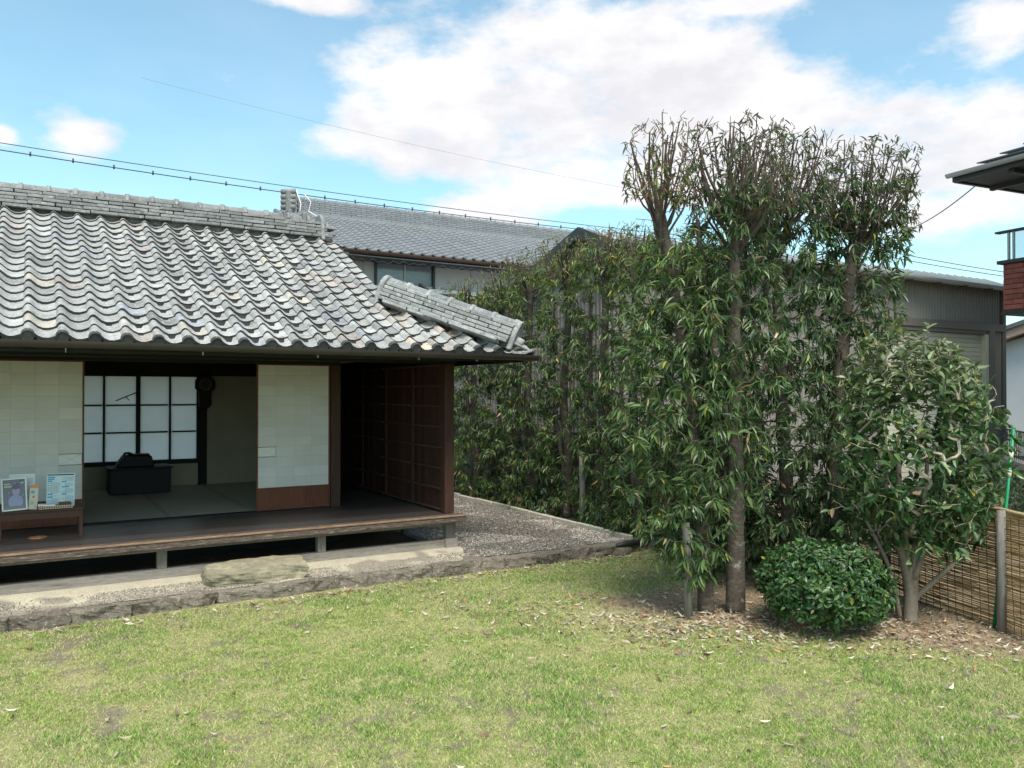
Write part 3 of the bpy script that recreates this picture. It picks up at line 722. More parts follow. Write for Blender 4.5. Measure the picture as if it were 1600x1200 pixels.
# rounded end plate at the upper end
b = MB(); pl = []
for q in range(11): t = math.pi*q/10; pl.append((.15*math.cos(t), .10+.13*math.sin(t)))
pl = [(-.17, -.13)]+[(-p[0], p[1]) for p in pl]+[(.17, -.13)]
vs = [p0+hd*(HL+o_)+hx*p[0]+hn*p[1] for o_ in (0, .06) for p in pl]; n_ = len(pl)
b.add(vs, [tuple(range(n_)), tuple(range(2*n_-1, n_-1, -1))]+[(q, (q+1) % n_, n_+(q+1) % n_, n_+q) for q in range(n_)]).build('hip_end_tile', M['hip'], hip, .01)
pl2 = [(-.16, -.12), (-.13, .10), (-.05, .22), (.05, .22), (.13, .10), (.16, -.12)]
b = MB(); vs = [p0-hd*(o_)+hx*p[0]+hn*p[1] for o_ in (.0, .06) for p in pl2]; n_ = 6
b.add(vs, [tuple(range(n_)), tuple(range(2*n_-1, n_-1, -1))]+[(q, (q+1) % n_, n_+(q+1) % n_, n_+q) for q in range(n_)]).build('hip_end_tile', M['hip'], hip, .01)
MB().tube([p0-hd*.02+hn*.0, p0-hd*.13-hn*.02], .055, 10).build('hip_end_tile', M['hip'], hip)
# corner tile turning up
MB().add([(XC-.20, YE-.02, ZE-.045), (XC-.06, YE-.06, ZE-.05), (XC+.10, YE-.02, ZE-.0), (XC+.05, YE+.10, ZE-.02), (XC-.10, YE+.16, ZE+.02),
          (XC-.20, YE-.02, ZE-.07), (XC-.06, YE-.06, ZE-.075), (XC+.10, YE-.02, ZE-.02), (XC+.05, YE+.10, ZE-.04), (XC-.10, YE+.16, ZE-.0)],
         [(0, 1, 2, 3, 4), (9, 8, 7, 6, 5), (0, 5, 6, 1), (1, 6, 7, 2), (2, 7, 8, 3), (3, 8, 9, 4), (4, 9, 5, 0)]).build('corner_tile', M['hip'], H)
# gutter
def gutter(name, p, q, r_, mat, parent):
    p = Vector(p); q = Vector(q); d = (q-p).normalized(); s = d.cross(Vector((0, 0, 1))).normalized(); b = MB(); n = 8; b.smooth = True
    for rr in (r_, r_-.005):
        vs = [pt+s*rr*math.cos(math.pi+math.pi*k/n)+Vector((0, 0, 1))*rr*math.sin(math.pi+math.pi*k/n) for pt in (p, q) for k in range(n+1)]
        b.add(vs, [(k, k+1, n+2+k, n+1+k) for k in range(n)])
    b.smooth = False
    cap = [p+s*r_*math.cos(math.pi+math.pi*k/n)+Vector((0, 0, 1))*r_*math.sin(math.pi+math.pi*k/n) for k in range(n+1)]; b.add(cap, [tuple(range(n+1))])
    cap = [q+s*r_*math.cos(math.pi+math.pi*k/n)+Vector((0, 0, 1))*r_*math.sin(math.pi+math.pi*k/n) for k in range(n+1)]; b.add(cap, [tuple(range(n+1))])
    return b.build(name, mat, parent)
gutter('gutter', (XL, 7.655, 2.432), (XC+.10, 7.655, 2.402), .058, M['gutter'], H)
gutter('gutter', (XC+.045, 7.72, 2.400), (XC+.045, YB, 2.38), .058, M['gutter'], H)
for x in (-1.9, -.8, .26, 1.34, 2.39, 3.45, 4.13):
    pts = [(x, 7.70, 2.39), (x, 7.70, 2.35)]+[(x+.0, 7.70-.022+.022*math.cos(t), 2.35-.022*math.sin(t)) for t in np.linspace(0.3, math.pi, 6)]+[(x, 7.656, 2.372)]
    MB().tube(pts, .0045, 5).build('gutter_hook', M['metal_gutter'], H)

# ------------------------------------------------------------------ things in the room and on the veranda
bench = thing('low_bench', (.12, 9.2, F0), 'low dark red wooden stand on the veranda holding leaflets and a framed print', 'stand')
box('top', M['post_wood'], bench, -.26, .47, 9.05, 9.40, .838, .858, .002)
box('apron', M['post_wood'], bench, -.245, .455, 9.062, 9.078, .772, .838)
box('apron', M['post_wood'], bench, -.245, .455, 9.372, 9.388, .772, .838)
for x in (-.252, .432):
    for y in (9.06, 9.35): box('leg', M['post_wood'], bench, x, x+.03, y+.0, y+.03, F0, .771)
def sheet(b, x0, x1, z0, z1, col, y=0, t=.0006):
    b.cur = col; b.box(x0, x1, y-t, y, z0, z1)
# framed print leaning
fr = thing('picture_frame', (-.11, 9.15, .858), 'white framed grey violet print of a figure, leaning on the stand', 'picture')
T = Matrix.Translation((-.11, 9.13, .86))@Matrix.Rotation(R(-9), 4, 'X')@Matrix.Rotation(R(-2.5), 4, 'Y')
for a in ((-.105, -.092, 0, .31), (.092, .105, 0, .31)): MB().box(a[0], a[1], -.008, .008, a[2], a[3], T).build('frame_bar', M['white_paint'], fr)
for a in ((0, .013), (.297, .31)): MB().box(-.0915, .0915, -.008, .008, a[0], a[1], T).build('frame_bar', M['white_paint'], fr)
b = MB(); b.cur = (.20, .19, .24); b.box(-.091, .091, 0, .003, .0135, .2965)
r0 = random.Random(3)
for _ in range(26):
    x = r0.uniform(-.085, .07); z = r0.uniform(.03, .28); sheet(b, x, x+r0.uniform(.006, .02), z, z+r0.uniform(.004, .014), random.choice([(.30, .28, .33), (.13, .12, .15), (.38, .37, .30)]), -.0003)
def disc(b, cx, cz, rx, rz_, y, col, n=14):
    b.cur = col; b.add([(cx+rx*math.cos(6.2832*k/n), y, cz+rz_*math.sin(6.2832*k/n)) for k in range(n)], [tuple(range(n))])
disc(b, .015, .185, .032, .045, -.0016, (.36, .34, .46)); disc(b, .015, .225, .036, .024, -.0020, (.16, .14, .2)); disc(b, .01, .085, .062, .065, -.0014, (.33, .33, .5))
sheet(b, -.085, .085, .018, .045, (.24, .23, .21), -.0022)
sheet(b, -.08, -.02, .225, .24, (.5, .5, .35), -.0024); sheet(b, -.08, -.03, .25, .262, (.5, .5, .35), -.0024); sheet(b, .055, .08, .255, .27, (.5, .5, .5), -.0024)
b.v = [tuple(T@Vector(v)) for v in b.v]; b.build('print', M['print'], fr, attr=True)
# white sheet behind
T = Matrix.Translation((-.05, 9.21, .86))@Matrix.Rotation(R(-7), 4, 'X')
b = MB(); b.cur = (.72, .72, .72); b.box(-.11, .105, 0, .004, 0, .34)
for k in range(5): sheet(b, .05, .09, .29-.012*k, .294-.012*k, (.45, .45, .5), -.0004)
b.v = [tuple(T@Vector(v)) for v in b.v]; tag(b.build('white_card', M['print'], attr=True), 'plain white card standing behind the framed print', 'card')
# narrow leaflet holder
T = Matrix.Translation((.035, 9.14, .86))@Matrix.Rotation(R(-8), 4, 'X')@Matrix.Rotation(R(4), 4, 'Y')
b = MB(); b.cur = (.62, .55, .46); b.box(-.036, .036, 0, .006, 0, .235)
sheet(b, -.036, .036, .205, .235, (.65, .28, .1), -.0004); disc(b, -.01, .165, .017, .014, -.0010, (.15, .3, .55)); disc(b, .0, .12, .012, .012, -.0012, (.5, .2, .2)); disc(b, -.008, .06, .015, .013, -.0012, (.3, .45, .3)); disc(b, .02, .03, .01, .01, -.0012, (.6, .4, .1))
for k in range(4): sheet(b, -.03, .026, .09-.014*k, .093-.014*k, (.5, .3, .2), -.0003)
b.v = [tuple(T@Vector(v)) for v in b.v]; tag(b.build('leaflet', M['print'], attr=True), 'narrow cream leaflet with orange top beside the framed print', 'leaflet')
# notice board
nb_ = thing('notice_sheet', (.27, 9.25, .858), 'pale blue notice sheet with blue headings standing at the right of the stand', 'notice')
T = Matrix.Translation((.275, 9.24, .862))@Matrix.Rotation(R(-8), 4, 'X')@Matrix.Rotation(R(1), 4, 'Y')
b = MB(); b.cur = (.66, .74, .76); b.box(-.125, .122, 0, .004, 0, .325)
r0 = random.Random(8)
sheet(b, -.118, .112, .305, .316, (.01, .01, .015), -.0004)
for col_ in (0, 1):
    bx = -.115+col_*.122; z = .285
    while z > .02:
        if r0.random() < .28: sheet(b, bx, bx+r0.uniform(.03, .065), z-.006, z+.006, (.03, .36, .58), -.0004); z -= .018
        else:
            x = bx+r0.choice([0, .03])
            while x < bx+.10:
                w_ = r0.uniform(.005, .016); sheet(b, x, min(x+w_, bx+.108), z-.002, z+.002, r0.choice([(.05, .12, .2), (.15, .35, .5)]), -.0004); x += w_+.004
            z -= .011
b.v = [tuple(T@Vector(v)) for v in b.v]; b.build('sheet', M['print'], nb_, attr=True)
MB().box(-.126, -.1255, -.0005, .0045, 0, .325, T).build('edge_strip', M['white_paint'], nb_)
# shallow woven tray with papers
tray = thing('woven_tray', (.23, 9.14, .858), 'shallow brown woven tray of papers lying in front of the blue notice', 'tray')
for a in ((.085, .375, 9.085, 9.092), (.085, .375, 9.188, 9.195), (.085, .092, 9.0925, 9.1875), (.368, .375, 9.0925, 9.1875)): box('side', M['tatami'], tray, *a, .8595, .888, .001)
box('bottom', M['tatami'], tray, .093, .367, 9.093, 9.187, .8595, .864)
for k in range(14): box('weave', M['red_wood'], tray, .092+k*.02, .102+k*.02, 9.082, 9.0845, .866, .882)
pb = MB().box(-.075, .075, -.05, .05, 0, .014, Matrix.Translation((.155, 9.13, .890))@Matrix.Rotation(R(-4), 4, 'Z')@Matrix.Rotation(R(2), 4, 'Y')).build('booklet', M['white_paint'], bevel=.002)
tag(pb, 'white booklet lying on the left side of the woven tray', 'booklet')
pb = MB().box(-.05, .05, -.045, .045, 0, .022, Matrix.Translation((.31, 9.135, .890))@Matrix.Rotation(R(5), 4, 'Z')).build('booklet', M['red_wood'], bevel=.002)
tag(pb, 'dark red booklet lying on the right side of the woven tray', 'booklet')
b = MB()
for k in range(5): b.tube([(.08+(.028+.012*k)*math.cos(t), 9.17+(.028+.012*k)*math.sin(t), F0+.006+.0015*(k == 4)) for t in np.linspace(0, 6.2832, 25)], .0065, 5, False)
tag(b.build('woven_mat', pmat('straw coil', (.33, .15, .06), .7, noise=((30, .3),))), 'small round woven straw mat on the dark veranda boards', 'mat')
# black chest with a covered board on it
chest = thing('black_chest', (1.35, 12.5, F0), 'black low chest standing on the tatami under the window', 'chest')
box('body', M['black'], chest, .95, 1.73, 12.32, 12.80, .585, .925, .006)
box('lid', M['black'], chest, .93, 1.75, 12.30, 12.82, .926, .950, .005)
box('base', M['black'], chest, .98, 1.70, 12.34, 12.78, .5785, .584)
mc = thing('black_instrument', (1.3, 12.5, .95), 'dark box shaped apparatus with sloping sides on top of the black chest', 'apparatus')
MB().prism([(1.03, .951), (1.53, .951), (1.49, 1.10), (1.14, 1.11)], 'y', 12.42, 12.70).build('case', M['black'], mc, .01)
MB().prism([(1.06, 1.0), (1.12, .99), (1.19, 1.12), (1.14, 1.13)], 'y', 12.36, 12.419).build('side_arm', M['black'], mc, .004)
MB().tube([(1.14, 12.5, 1.112), (1.15, 12.48, 1.14), (1.20, 12.48, 1.145), (1.23, 12.5, 1.112)], .016, 8).build('handle', M['black'], mc)
MB().tube([(1.20, 12.55, 1.112), (1.23, 12.55, 1.135), (1.27, 12.55, 1.112)], .014, 8).build('handle', M['black'], mc)
box('top_panel', M['post_wood'], mc, 1.24, 1.47, 12.45, 12.66, 1.112, 1.122, .003)
clk = thing('wall_clock', (2.31, 13.12, 2.1), 'dark octagonal wall clock with a pendulum box hanging on the room post', 'clock')
oc = lambda r_, cx=2.32, cz=2.11: [(cx+r_*math.cos(R(22.5+45*k)), cz+r_*math.sin(R(22.5+45*k))) for k in range(8)]
MB().prism(oc(.155), 'y', 13.06, 13.148).build('case', M['dark_wood'], clk, .008)
MB().prism([(2.32+.10*math.cos(6.2832*k/24), 2.11+.10*math.sin(6.2832*k/24)) for k in range(24)], 'y', 13.052, 13.059).build('dial', pmat('old dial', (.05, .05, .045), .6), clk)
for k in range(12):
    t = R(30*k); box('hour_mark', M['tatami_edge'], clk, 2.32+.08*math.sin(t)-.004, 2.32+.08*math.sin(t)+.004, 13.049, 13.0515, 2.11+.08*math.cos(t)-.007, 2.11+.08*math.cos(t)+.007)
MB().tube([(2.32, 13.047, 2.11), (2.35, 13.047, 2.16)], .003, 4).build('hand', M['black'], clk); MB().tube([(2.32, 13.044, 2.11), (2.27, 13.044, 2.13)], .003, 4).build('hand', M['black'], clk)
MB().prism([(2.23, 2.0), (2.41, 2.0), (2.41, 1.80), (2.36, 1.74), (2.28, 1.74), (2.23, 1.80)], 'y', 13.07, 13.147).build('pendulum_box', M['dark_wood'], clk, .004)

# ------------------------------------------------------------------ warehouse
wh = thing('warehouse', (14, 12, 0), 'long brown grey corrugated steel warehouse behind the hedge', 'warehouse')
def corrugated(name, x0, x1, z0, z1, y, pitch, depth, axis='x', parent=wh, ztop=None, mat=None):
    n = int((x1-x0)/pitch); vs = []; fs = []
    prof_ = [(0, 0), (.5, 0), (.62, 1), (.88, 1)]
    for i_ in range(n):
        for a, d in prof_:
            x = x0+(i_+a)*pitch; dd = y-d*depth
            zt = z1 if ztop is None else ztop(x)
            vs += [((x, dd, z0) if axis == 'x' else (dd, x, z0)), ((x, dd, zt) if axis == 'x' else (dd, x, zt))]
    m = len(vs)//2
    fs = [(2*i_, 2*i_+2, 2*i_+3, 2*i_+1) for i_ in range(m-1)]
    return MB().add(vs, fs).build(name, mat or M['siding'], parent)
WY = 10.40
corrugated('corrugated_siding', 8.09, 19.42, 3.56, 4.42, WY, .105, .028)
corrugated('corrugated_siding', 8.09, 14.85, 0, 3.38, WY, .105, .028)
corrugated('corrugated_siding', 19.08, 19.50, 0, 3.38, WY, .105, .028)
PK = 10.98
gz_ = lambda y: 4.42+(y-WY)*.40 if y < PK else 4.66-(y-PK)*.33
corrugated('corrugated_siding', WY+.0, 17.3, 0, 4, 8.08, .105, .028, 'y', ztop=lambda y: gz_(y)-.05)
corrugated('corrugated_siding', WY, 17.3, 0, 4, 19.52, .105, -.028, 'y', ztop=lambda y: gz_(y)-.05)
box('belt', M['trim'], wh, 8.06, 19.55, WY-.06, WY+.02, 3.385, 3.555, .004)
box('corner_trim', M['trim'], wh, 19.42, 19.56, WY-.05, WY+.06, 0, 3.384)
box('corner_trim', M['trim'], wh, 19.44, 19.56, WY-.05, WY+.06, 3.556, 4.40)
box('corner_trim', M['trim'], wh, 8.05, 8.13, WY-.05, WY+.06, 3.556, 4.40)
box('jamb', M['trim'], wh, 14.86, 15.06, WY-.07, WY+.05, 0, 3.384, .004)
box('jamb', M['shutter'], wh, 18.70, 18.84, WY-.05, WY+.05, 0, 3.30, .004)
box('jamb', M['trim'], wh, 18.842, 19.06, WY-.07, WY+.05, 0, 3.384, .004)
box('head_trim', M['trim'], wh, 15.06, 18.84, WY-.03, WY+.1, 3.302, 3.384)
shd = box('roller_shutter', M['shutter'], wh, 15.06, 18.70, WY+.065, WY+.07, 0, 3.30)
for k in range(33): box('slat', M['shutter'], shd, 15.062, 18.698, WY+.045, WY+.064, k*.1, k*.1+.092, .006)
# roof with standing ribs, gutter and snow guard
for y0, y1 in ((WY-.28, PK), (PK, 17.5)):
    z0 = gz_(y0); z1 = gz_(y1-.001) if y1 > 11.5 else gz_(PK)
    MB().add([(7.85, y0, z0), (19.8, y0, z0), (19.8, y1, z1), (7.85, y1, z1), (7.85, y0, z0+.05), (19.8, y0, z0+.05), (19.8, y1, z1+.05), (7.85, y1, z1+.05)],
             [(0, 1, 2, 3), (7, 6, 5, 4), (0, 4, 5, 1), (2, 6, 7, 3), (0, 3, 7, 4), (1, 5, 6, 2)]).build('roof_sheet', M['metal_gutter'], wh)
MB().add([(7.80, 10.1, 4.20), (7.86, 10.1, 4.20), (7.80, PK, 4.55), (7.86, PK, 4.55), (7.80, 17.5, 2.40), (7.86, 17.5, 2.40),
          (7.80, 10.1, 4.38), (7.86, 10.1, 4.38), (7.80, PK, 4.73), (7.86, PK, 4.73), (7.80, 17.5, 2.60), (7.86, 17.5, 2.60)],
         [(0, 2, 8, 6), (2, 4, 10, 8), (1, 7, 9, 3), (3, 9, 11, 5), (6, 8, 9, 7), (8, 10, 11, 9), (0, 1, 3, 2), (2, 3, 5, 4), (0, 6, 7, 1), (4, 5, 11, 10)]).build('verge_board', M['charcoal'], wh)
for k in range(40):
    x = 8.0+k*.3; MB().box(-.015, .015, 0, .90, 0, .03, Matrix.Translation((x, WY-.27, 4.36))@Matrix.Rotation(math.atan(.40), 4, 'X')).build('roof_rib', M['metal_gutter'], wh)
gutter('gutter', (7.9, WY-.33, 4.40), (19.75, WY-.33, 4.36), .085, M['metal_gutter'], wh)
for k in range(12): box('gutter_bracket', M['charcoal'], wh, 8.6+k*.97, 8.64+k*.97, WY-.44, WY-.25, 4.27, 4.285)

# ------------------------------------------------------------------ two storey house behind
bh = thing('tiled_house', (11, 20, 0), 'two storey grey house with long blue grey tiled roof behind the old house', 'house')
def bz(y): return 5.33+(y-18)*.385
XA, XB, RY = 6.15, 18.0, 22.0
MB().add([(XA, 18, bz(18)-.09), (XB, 18, bz(18)-.09), (XB, RY, bz(RY)-.09), (XA, RY, bz(RY)-.09), (XA, 18, bz(18)-.03), (XB, 18, bz(18)-.03), (XB, RY, bz(RY)-.03), (XA, RY, bz(RY)-.03)],
         [(3, 2, 1, 0), (4, 5, 6, 7), (0, 1, 5, 4), (1, 2, 6, 5), (2, 3, 7, 6), (3, 0, 4, 7)]).build('roof_slab', M['charcoal'], bh)
MB().add([(XA, RY+.002, bz(RY)-.09), (XB, RY+.002, bz(RY)-.09), (XB, 26, bz(18)-.09), (XA, 26, bz(18)-.09), (XA, RY+.002, bz(RY)-.03), (XB, RY+.002, bz(RY)-.03), (XB, 26, bz(18)-.03), (XA, 26, bz(18)-.03)],
         [(3, 2, 1, 0), (4, 5, 6, 7), (0, 1, 5, 4), (1, 2, 6, 5), (2, 3, 7, 6), (3, 0, 4, 7)]).build('roof_slab', M['bg_tile'], bh)
# tiles: nearest 300 apart, rest joined
tb = MB(); P_ = [(0, .012), (.15, .05), (.35, .022), (.6, -.006), (1.02, .010)]; w_ = .285; l_ = .30
tb.smooth = True; tb.add([(p[0]*w_, 0, p[1]) for p in P_]+[(p[0]*w_, l_, p[1]) for p in P_], [(k, k+1, 6+k, 5+k) for k in range(4)])
tb.smooth = False; tb.add([(p[0]*w_, 0, p[1]) for p in P_]+[(p[0]*w_, .002, p[1]-.034) for p in P_], [(k, k+1, 6+k, 5+k) for k in range(4)])
tme = bpy.data.meshes.new('roof_tile'); tme.from_pydata(tb.v, [], tb.f); tme.polygons.foreach_set('use_smooth', tb.sm); tme.materials.append(M['bg_tile'])
ph2 = math.atan(.385); lst = []
for c_ in range(int((XB-XA)/.28)):
    for r_ in range(17):
        x = XA+c_*.28; y = 17.95+r_*.25*math.cos(ph2); lst.append((x, y))
lst.sort(key=lambda c: c[0]**2+c[1]**2)
sv = []; sf = []; k0 = 0
seen = [c for c in lst if -.20 < pxof(*c) < .07]
seen_set = set(seen[:300])
for x, y in lst:
    Mx = Matrix.Translation((x, y, bz(y)+.005))@Matrix.Rotation(ph2-R(6.5), 4, 'X')
    if (x, y) in seen_set: put('roof_tile', tme, Mx, bh)
    else:
        sv += [tuple(Mx@Vector(v)) for v in tb.v]; sf += [tuple(i_+k0 for i_ in f) for f in tb.f]; k0 += len(tb.v)
me = bpy.data.meshes.new('roof_tile'); me.from_pydata(sv, [], sf); me.materials.append(M['bg_tile']); o = put('roof_tile', me, Matrix.Identity(4), bh); o['kind'] = 'stuff'
ZB = bz(RY)
rb = box('ridge', M['bg_tile'], bh, XA+.1, XB, RY-.17, RY+.17, ZB-.1, ZB+.02)
for k in range(6):
    x = XA+.1-(.15 if k % 2 else 0)
    while x < 15.5:
        put('ridge_tile', noshi(.29, .34-.02*k, .05, M['bg_tile']), Matrix.Translation((x+.15, RY, ZB+.02+k*.058)), rb); x += .30
x = XA+.05; cmb = cap_mesh(.30, .11, .02, M['bg_tile'])
while x < 15.6: put('cap_tile', cmb, Matrix.Translation((x, RY, ZB+.365)), rb); x += .30
# ornament at the left end of that ridge
orn = box('ridge_ornament', M['ridge'], bh, XA-.25, XA+.05, RY-.28, RY+.28, ZB-.05, ZB+.55, .03)
for k in range(4): MB().tube([(XA-.32, RY-.05, ZB+.10+k*.14), (XA-.02, RY-.30, ZB+.10+k*.14)], .075, 8).build('ornament_roll', M['ridge'], orn)
for k in range(4): MB().tube([(XA-.5+.16*k, RY-.10, ZB-.02), (XA-.42+.16*k, RY-1.2, ZB-.40)], .06, 8).build('verge_roll', M['bg_tile'], bh)
MB().tube([(XA+.0, RY-.32, ZB+.55), (XA+.12, RY-.34, ZB+.2), (XA+.05, RY-.5, ZB-.05)], .011, 6).build('ridge_wire', M['white_paint'], orn)
MB().tube([(XA+.25, RY-.22, ZB+.5), (XA+.42, RY-.24, ZB+.3), (XA+.32, RY-.4, ZB-.0), (XA+.5, RY-.7, ZB-.2)], .011, 6).build('ridge_wire', M['white_paint'], orn)
# walls
WB = 18.75
box('wall', M['wall_grey'], bh, 6.6, 7.27, WB, WB+.1, 0, 5.42); box('wall', M['wall_grey'], bh, 8.83, 17.6, WB, WB+.1, 0, 5.42)
box('wall', M['wall_grey'], bh, 7.27, 8.83, WB+.002, WB+.1, 0, 4.62); box('wall', M['wall_grey'], bh, 7.27, 8.83, WB+.002, WB+.1, 5.22, 5.42)
box('wall', M['wall_grey'], bh, 6.6, 6.7, WB+.1, 25.2, 0, 5.42)
for x in (6.95, 9.9): box('wall_joint', M['wall_joint'], bh, x, x+.012, WB-.006, WB-.001, 4.55, 5.40)
box('sill_band', M['white_paint'], bh, 6.6, 11, WB-.05, WB-.002, 4.50, 4.60, .004)
box('lower_band', M['charcoal'], bh, 6.6, 11, WB-.03, WB-.002, 3.9, 4.498)
wn = box('window', M['glass_dark'], bh, 7.29, 8.81, WB+.03, WB+.04, 4.66, 5.20)
box('frame', M['charcoal'], wn, 7.24, 8.86, WB-.04, WB+.05, 5.201, 5.26); box('frame', M['charcoal'], wn, 7.24, 7.30, WB-.04, WB+.05, 4.61, 5.20); box('frame', M['charcoal'], wn, 8.80, 8.86, WB-.04, WB+.05, 4.61, 5.20)
box('frame', M['metal_gutter'], wn, 7.301, 8.799, WB-.02, WB+.05, 4.61, 4.66); box('frame', M['metal_gutter'], wn, 8.03, 8.07, WB+.0, WB+.045, 4.661, 5.20)
box('hood', M['charcoal'], wn, 7.15, 8.95, WB-.16, WB-.005, 5.262, 5.29)
gutter('gutter', (XA, 17.87, 5.27), (XB, 17.87, 5.23), .07, M['copper'], bh)
box('soffit', M['charcoal'], bh, XA, XB, 18.05, 18.74, 5.16, 5.18)
pts = []
for k in range(40): pts.append((6.4+k*.13, 18.0, 5.13-.07*(k % 2)-.05*random.random()))
tag(MB().tube(pts, .0045, 4).build('wire_trellis', M['metal_gutter']), 'thin zigzag wire strung under the eave of the tiled house', 'wire')
MB().tube([(6.2, 17.98, 5.17), (12, 17.98, 5.15)], .01, 4).build('eave_rod', M['metal_gutter'], bh)

# ------------------------------------------------------------------ houses at the right edge
rh = thing('balcony_house', (18, 6, 0), 'tall house with deep dark eaves and red brown brick balcony at the right edge', 'house')
RM = Matrix.Translation((15.67, 9.29, 0))@Matrix.Rotation(R(-6), 4, 'Z')
def rbox(name, mat, x0, x1, y0, y1, z0, z1, bevel=0, parent=None): return MB().box(x0, x1, y0, y1, z0, z1, RM).build(name, mat, parent or rh, bevel)
rbox('soffit', M['soffit'], .05, 8, -12, -.05, 6.16, 6.20)
rbox('soffit_rib', M['charcoal'], 1.0, 1.1, -12, -.06, 6.06, 6.159)
rbox('soffit_rib', M['charcoal'], .12, 8, -1.15, -1.05, 6.07, 6.158)
rbox('fascia', M['charcoal'], -.02, .048, -12, 0, 6.13, 6.30); rbox('fascia', M['charcoal'], .05, 8, -.048, .02, 6.13, 6.30)
g_ = MB()
p = RM@Vector((-.10, -12, 6.30)); q = RM@Vector((-.10, .05, 6.28)); gutter('gutter', p, q, .075, M['metal_gutter'], rh)
for k in range(9):
    rc = MB().box(.0+.28*k, .36+.28*k, -12, -.02-.28*k, 0, .022, RM@Matrix.Translation((0, 0, 6.31+.11*k))@Matrix.Rotation(R(-8), 4, 'Y')).build('roof_course', M['slate'], rh)
rbox('wall', M['wall_grey'], 2.1, 2.3, -11, -1.0, 0, 6.15); rbox('wall', M['wall_grey'], 2.3, 8, -1.2, -1.0, 0, 6.15)
bx0, bx1, by0, by1 = .80, 2.09, -9, -.42
rbox('balcony_floor', M['charcoal'], bx0, bx1, by0, by1, 3.50, 3.585)
bwall = rbox('balcony_wall', M['brick'], bx0+.03, bx0+.12, by0, by1-.04, 3.586, 4.50)
rbox('balcony_end', M['brick'], bx0+.122, bx1, by1-.13, by1-.04, 3.586, 4.50)
rbox('balcony_cap', M['charcoal'], bx0-.05, bx0+.18, by0, by1+.05, 4.502, 4.57, .004); rbox('balcony_cap', M['charcoal'], bx0+.182, bx1, by1-.2, by1+.05, 4.502, 4.57, .004)
for k in range(9):
    y = by1-.04-(0 if k % 2 else .2)
    yy = by1-.045
    while yy > by1-3.2:
        y2 = yy-(.40 if not (yy > by1-.05 and k % 2) else .2)
        rbox('brick', M['brick'], bx0+random.uniform(.004, .014), bx0+.029, y2+.01, yy, 3.60+k*.1, 3.60+k*.1+.088, .006, bwall); yy = y2
for yy in (-.55, -.65, -2.2, -3.8): rbox('rail_post', M['metal_gutter'], bx0+.04, bx0+.08, yy-.02, yy+.02, 4.572, 5.12)
rbox('hand_rail', M['charcoal'], bx0+.0, bx0+.14, by0, by1+.12, 5.121, 5.16, .004)
gl = bpy.data.materials.new('balcony glass'); gl.use_nodes = True
gb = gl.node_tree.nodes['Principled BSDF']; gb.inputs['Transmission Weight'].default_value = .85; gb.inputs['Roughness'].default_value = .25; gb.inputs['Base Color'].default_value = (.8, .87, .9, 1); gb.inputs['IOR'].default_value = 1.1
for a, b_ in ((-2.18, -.68), (-3.78, -2.22)): rbox('glass_pane', gl, bx0+.055, bx0+.063, a, b_, 4.58, 5.11)
rbox('balcony_lamp', M['charcoal'], .9, 1.1, -1.7, -1.5, 3.25, 3.49, .01)

wt = thing('white_house', (27, 11, 0), 'low white walled house with pale pink fascia behind the right fence', 'house')
gab = [(14.5, 0), (14.5, 3.42), (10, 4.75), (5.5, 3.42), (5.5, 0)]
MB().prism([(a, b_) for a, b_ in gab], 'x', 26.6, 34).build('wall', M['white'], wt)
for k in range(12): box('wall_joint', M['wall_grey'], wt, 26.588, 26.597, 14.3-.9*k, 14.31-.9*k, 0, 3.4)
for s_ in (1, -1):
    a0 = (10+s_*5.0, 3.30); a1 = (10+.01*s_, 4.78)
    MB().prism([a0, a1, (a1[0], a1[1]+.26), (a0[0], a0[1]+.26)], 'x', 26.1, 26.3).build('verge_board', M['pink'], wt)
    MB().prism([(a0[0]+s_*.1, a0[1]+.22), (a1[0], a1[1]+.262), (a1[0], a1[1]+.36), (a0[0]+s_*.1, a0[1]+.36)], 'x', 26.0, 34.3).build('roof_slab', M['slate'], wt)
wf = box('window', M['charcoal'], wt, 26.52, 26.58, 11.6, 12.85, .9, 2.25, .01)
box('pane', M['glass_dark'], wf, 26.49, 26.515, 11.66, 12.79, .96, 2.19)

ir = thing('iron_fence', (15.5, 8.2, .6), 'black iron railing with crossed bars on a low wall before the white house', 'fence')
a0 = Vector((17.0, 9.2, 0)); a1 = Vector((13.6, 6.4, 0)); dv = (a1-a0)
for z in (1.27, 1.08, .80): MB().tube([a0+Vector((0, 0, z)), a1+Vector((0, 0, z))], .018, 6).build('rail', M['charcoal'], ir)
for k in range(33): p = a0+dv*k/32; MB().tube([p+Vector((0, 0, .74)), p+Vector((0, 0, 1.27))], .009, 5).build('bar', M['charcoal'], ir)
for k in range(8):
    p = a0+dv*(k+.5)/8; MB().tube([p+Vector((0, 0, 1.17))+dv.normalized()*.08*math.cos(t)+Vector((0, 0, .08*math.sin(t))) for t in np.linspace(0, 6.283, 13)], .008, 5, False).build('ring', M['charcoal'], ir)
T = Matrix.Translation(a0)@Matrix.Rotation(math.atan2(dv.y, dv.x), 4, 'Z')
tag(MB().box(0, dv.length, -.08, .08, 0, .735, T).build('block_wall', M['wall_grey'], bevel=.01), 'low grey block wall under the black iron railing', 'wall')

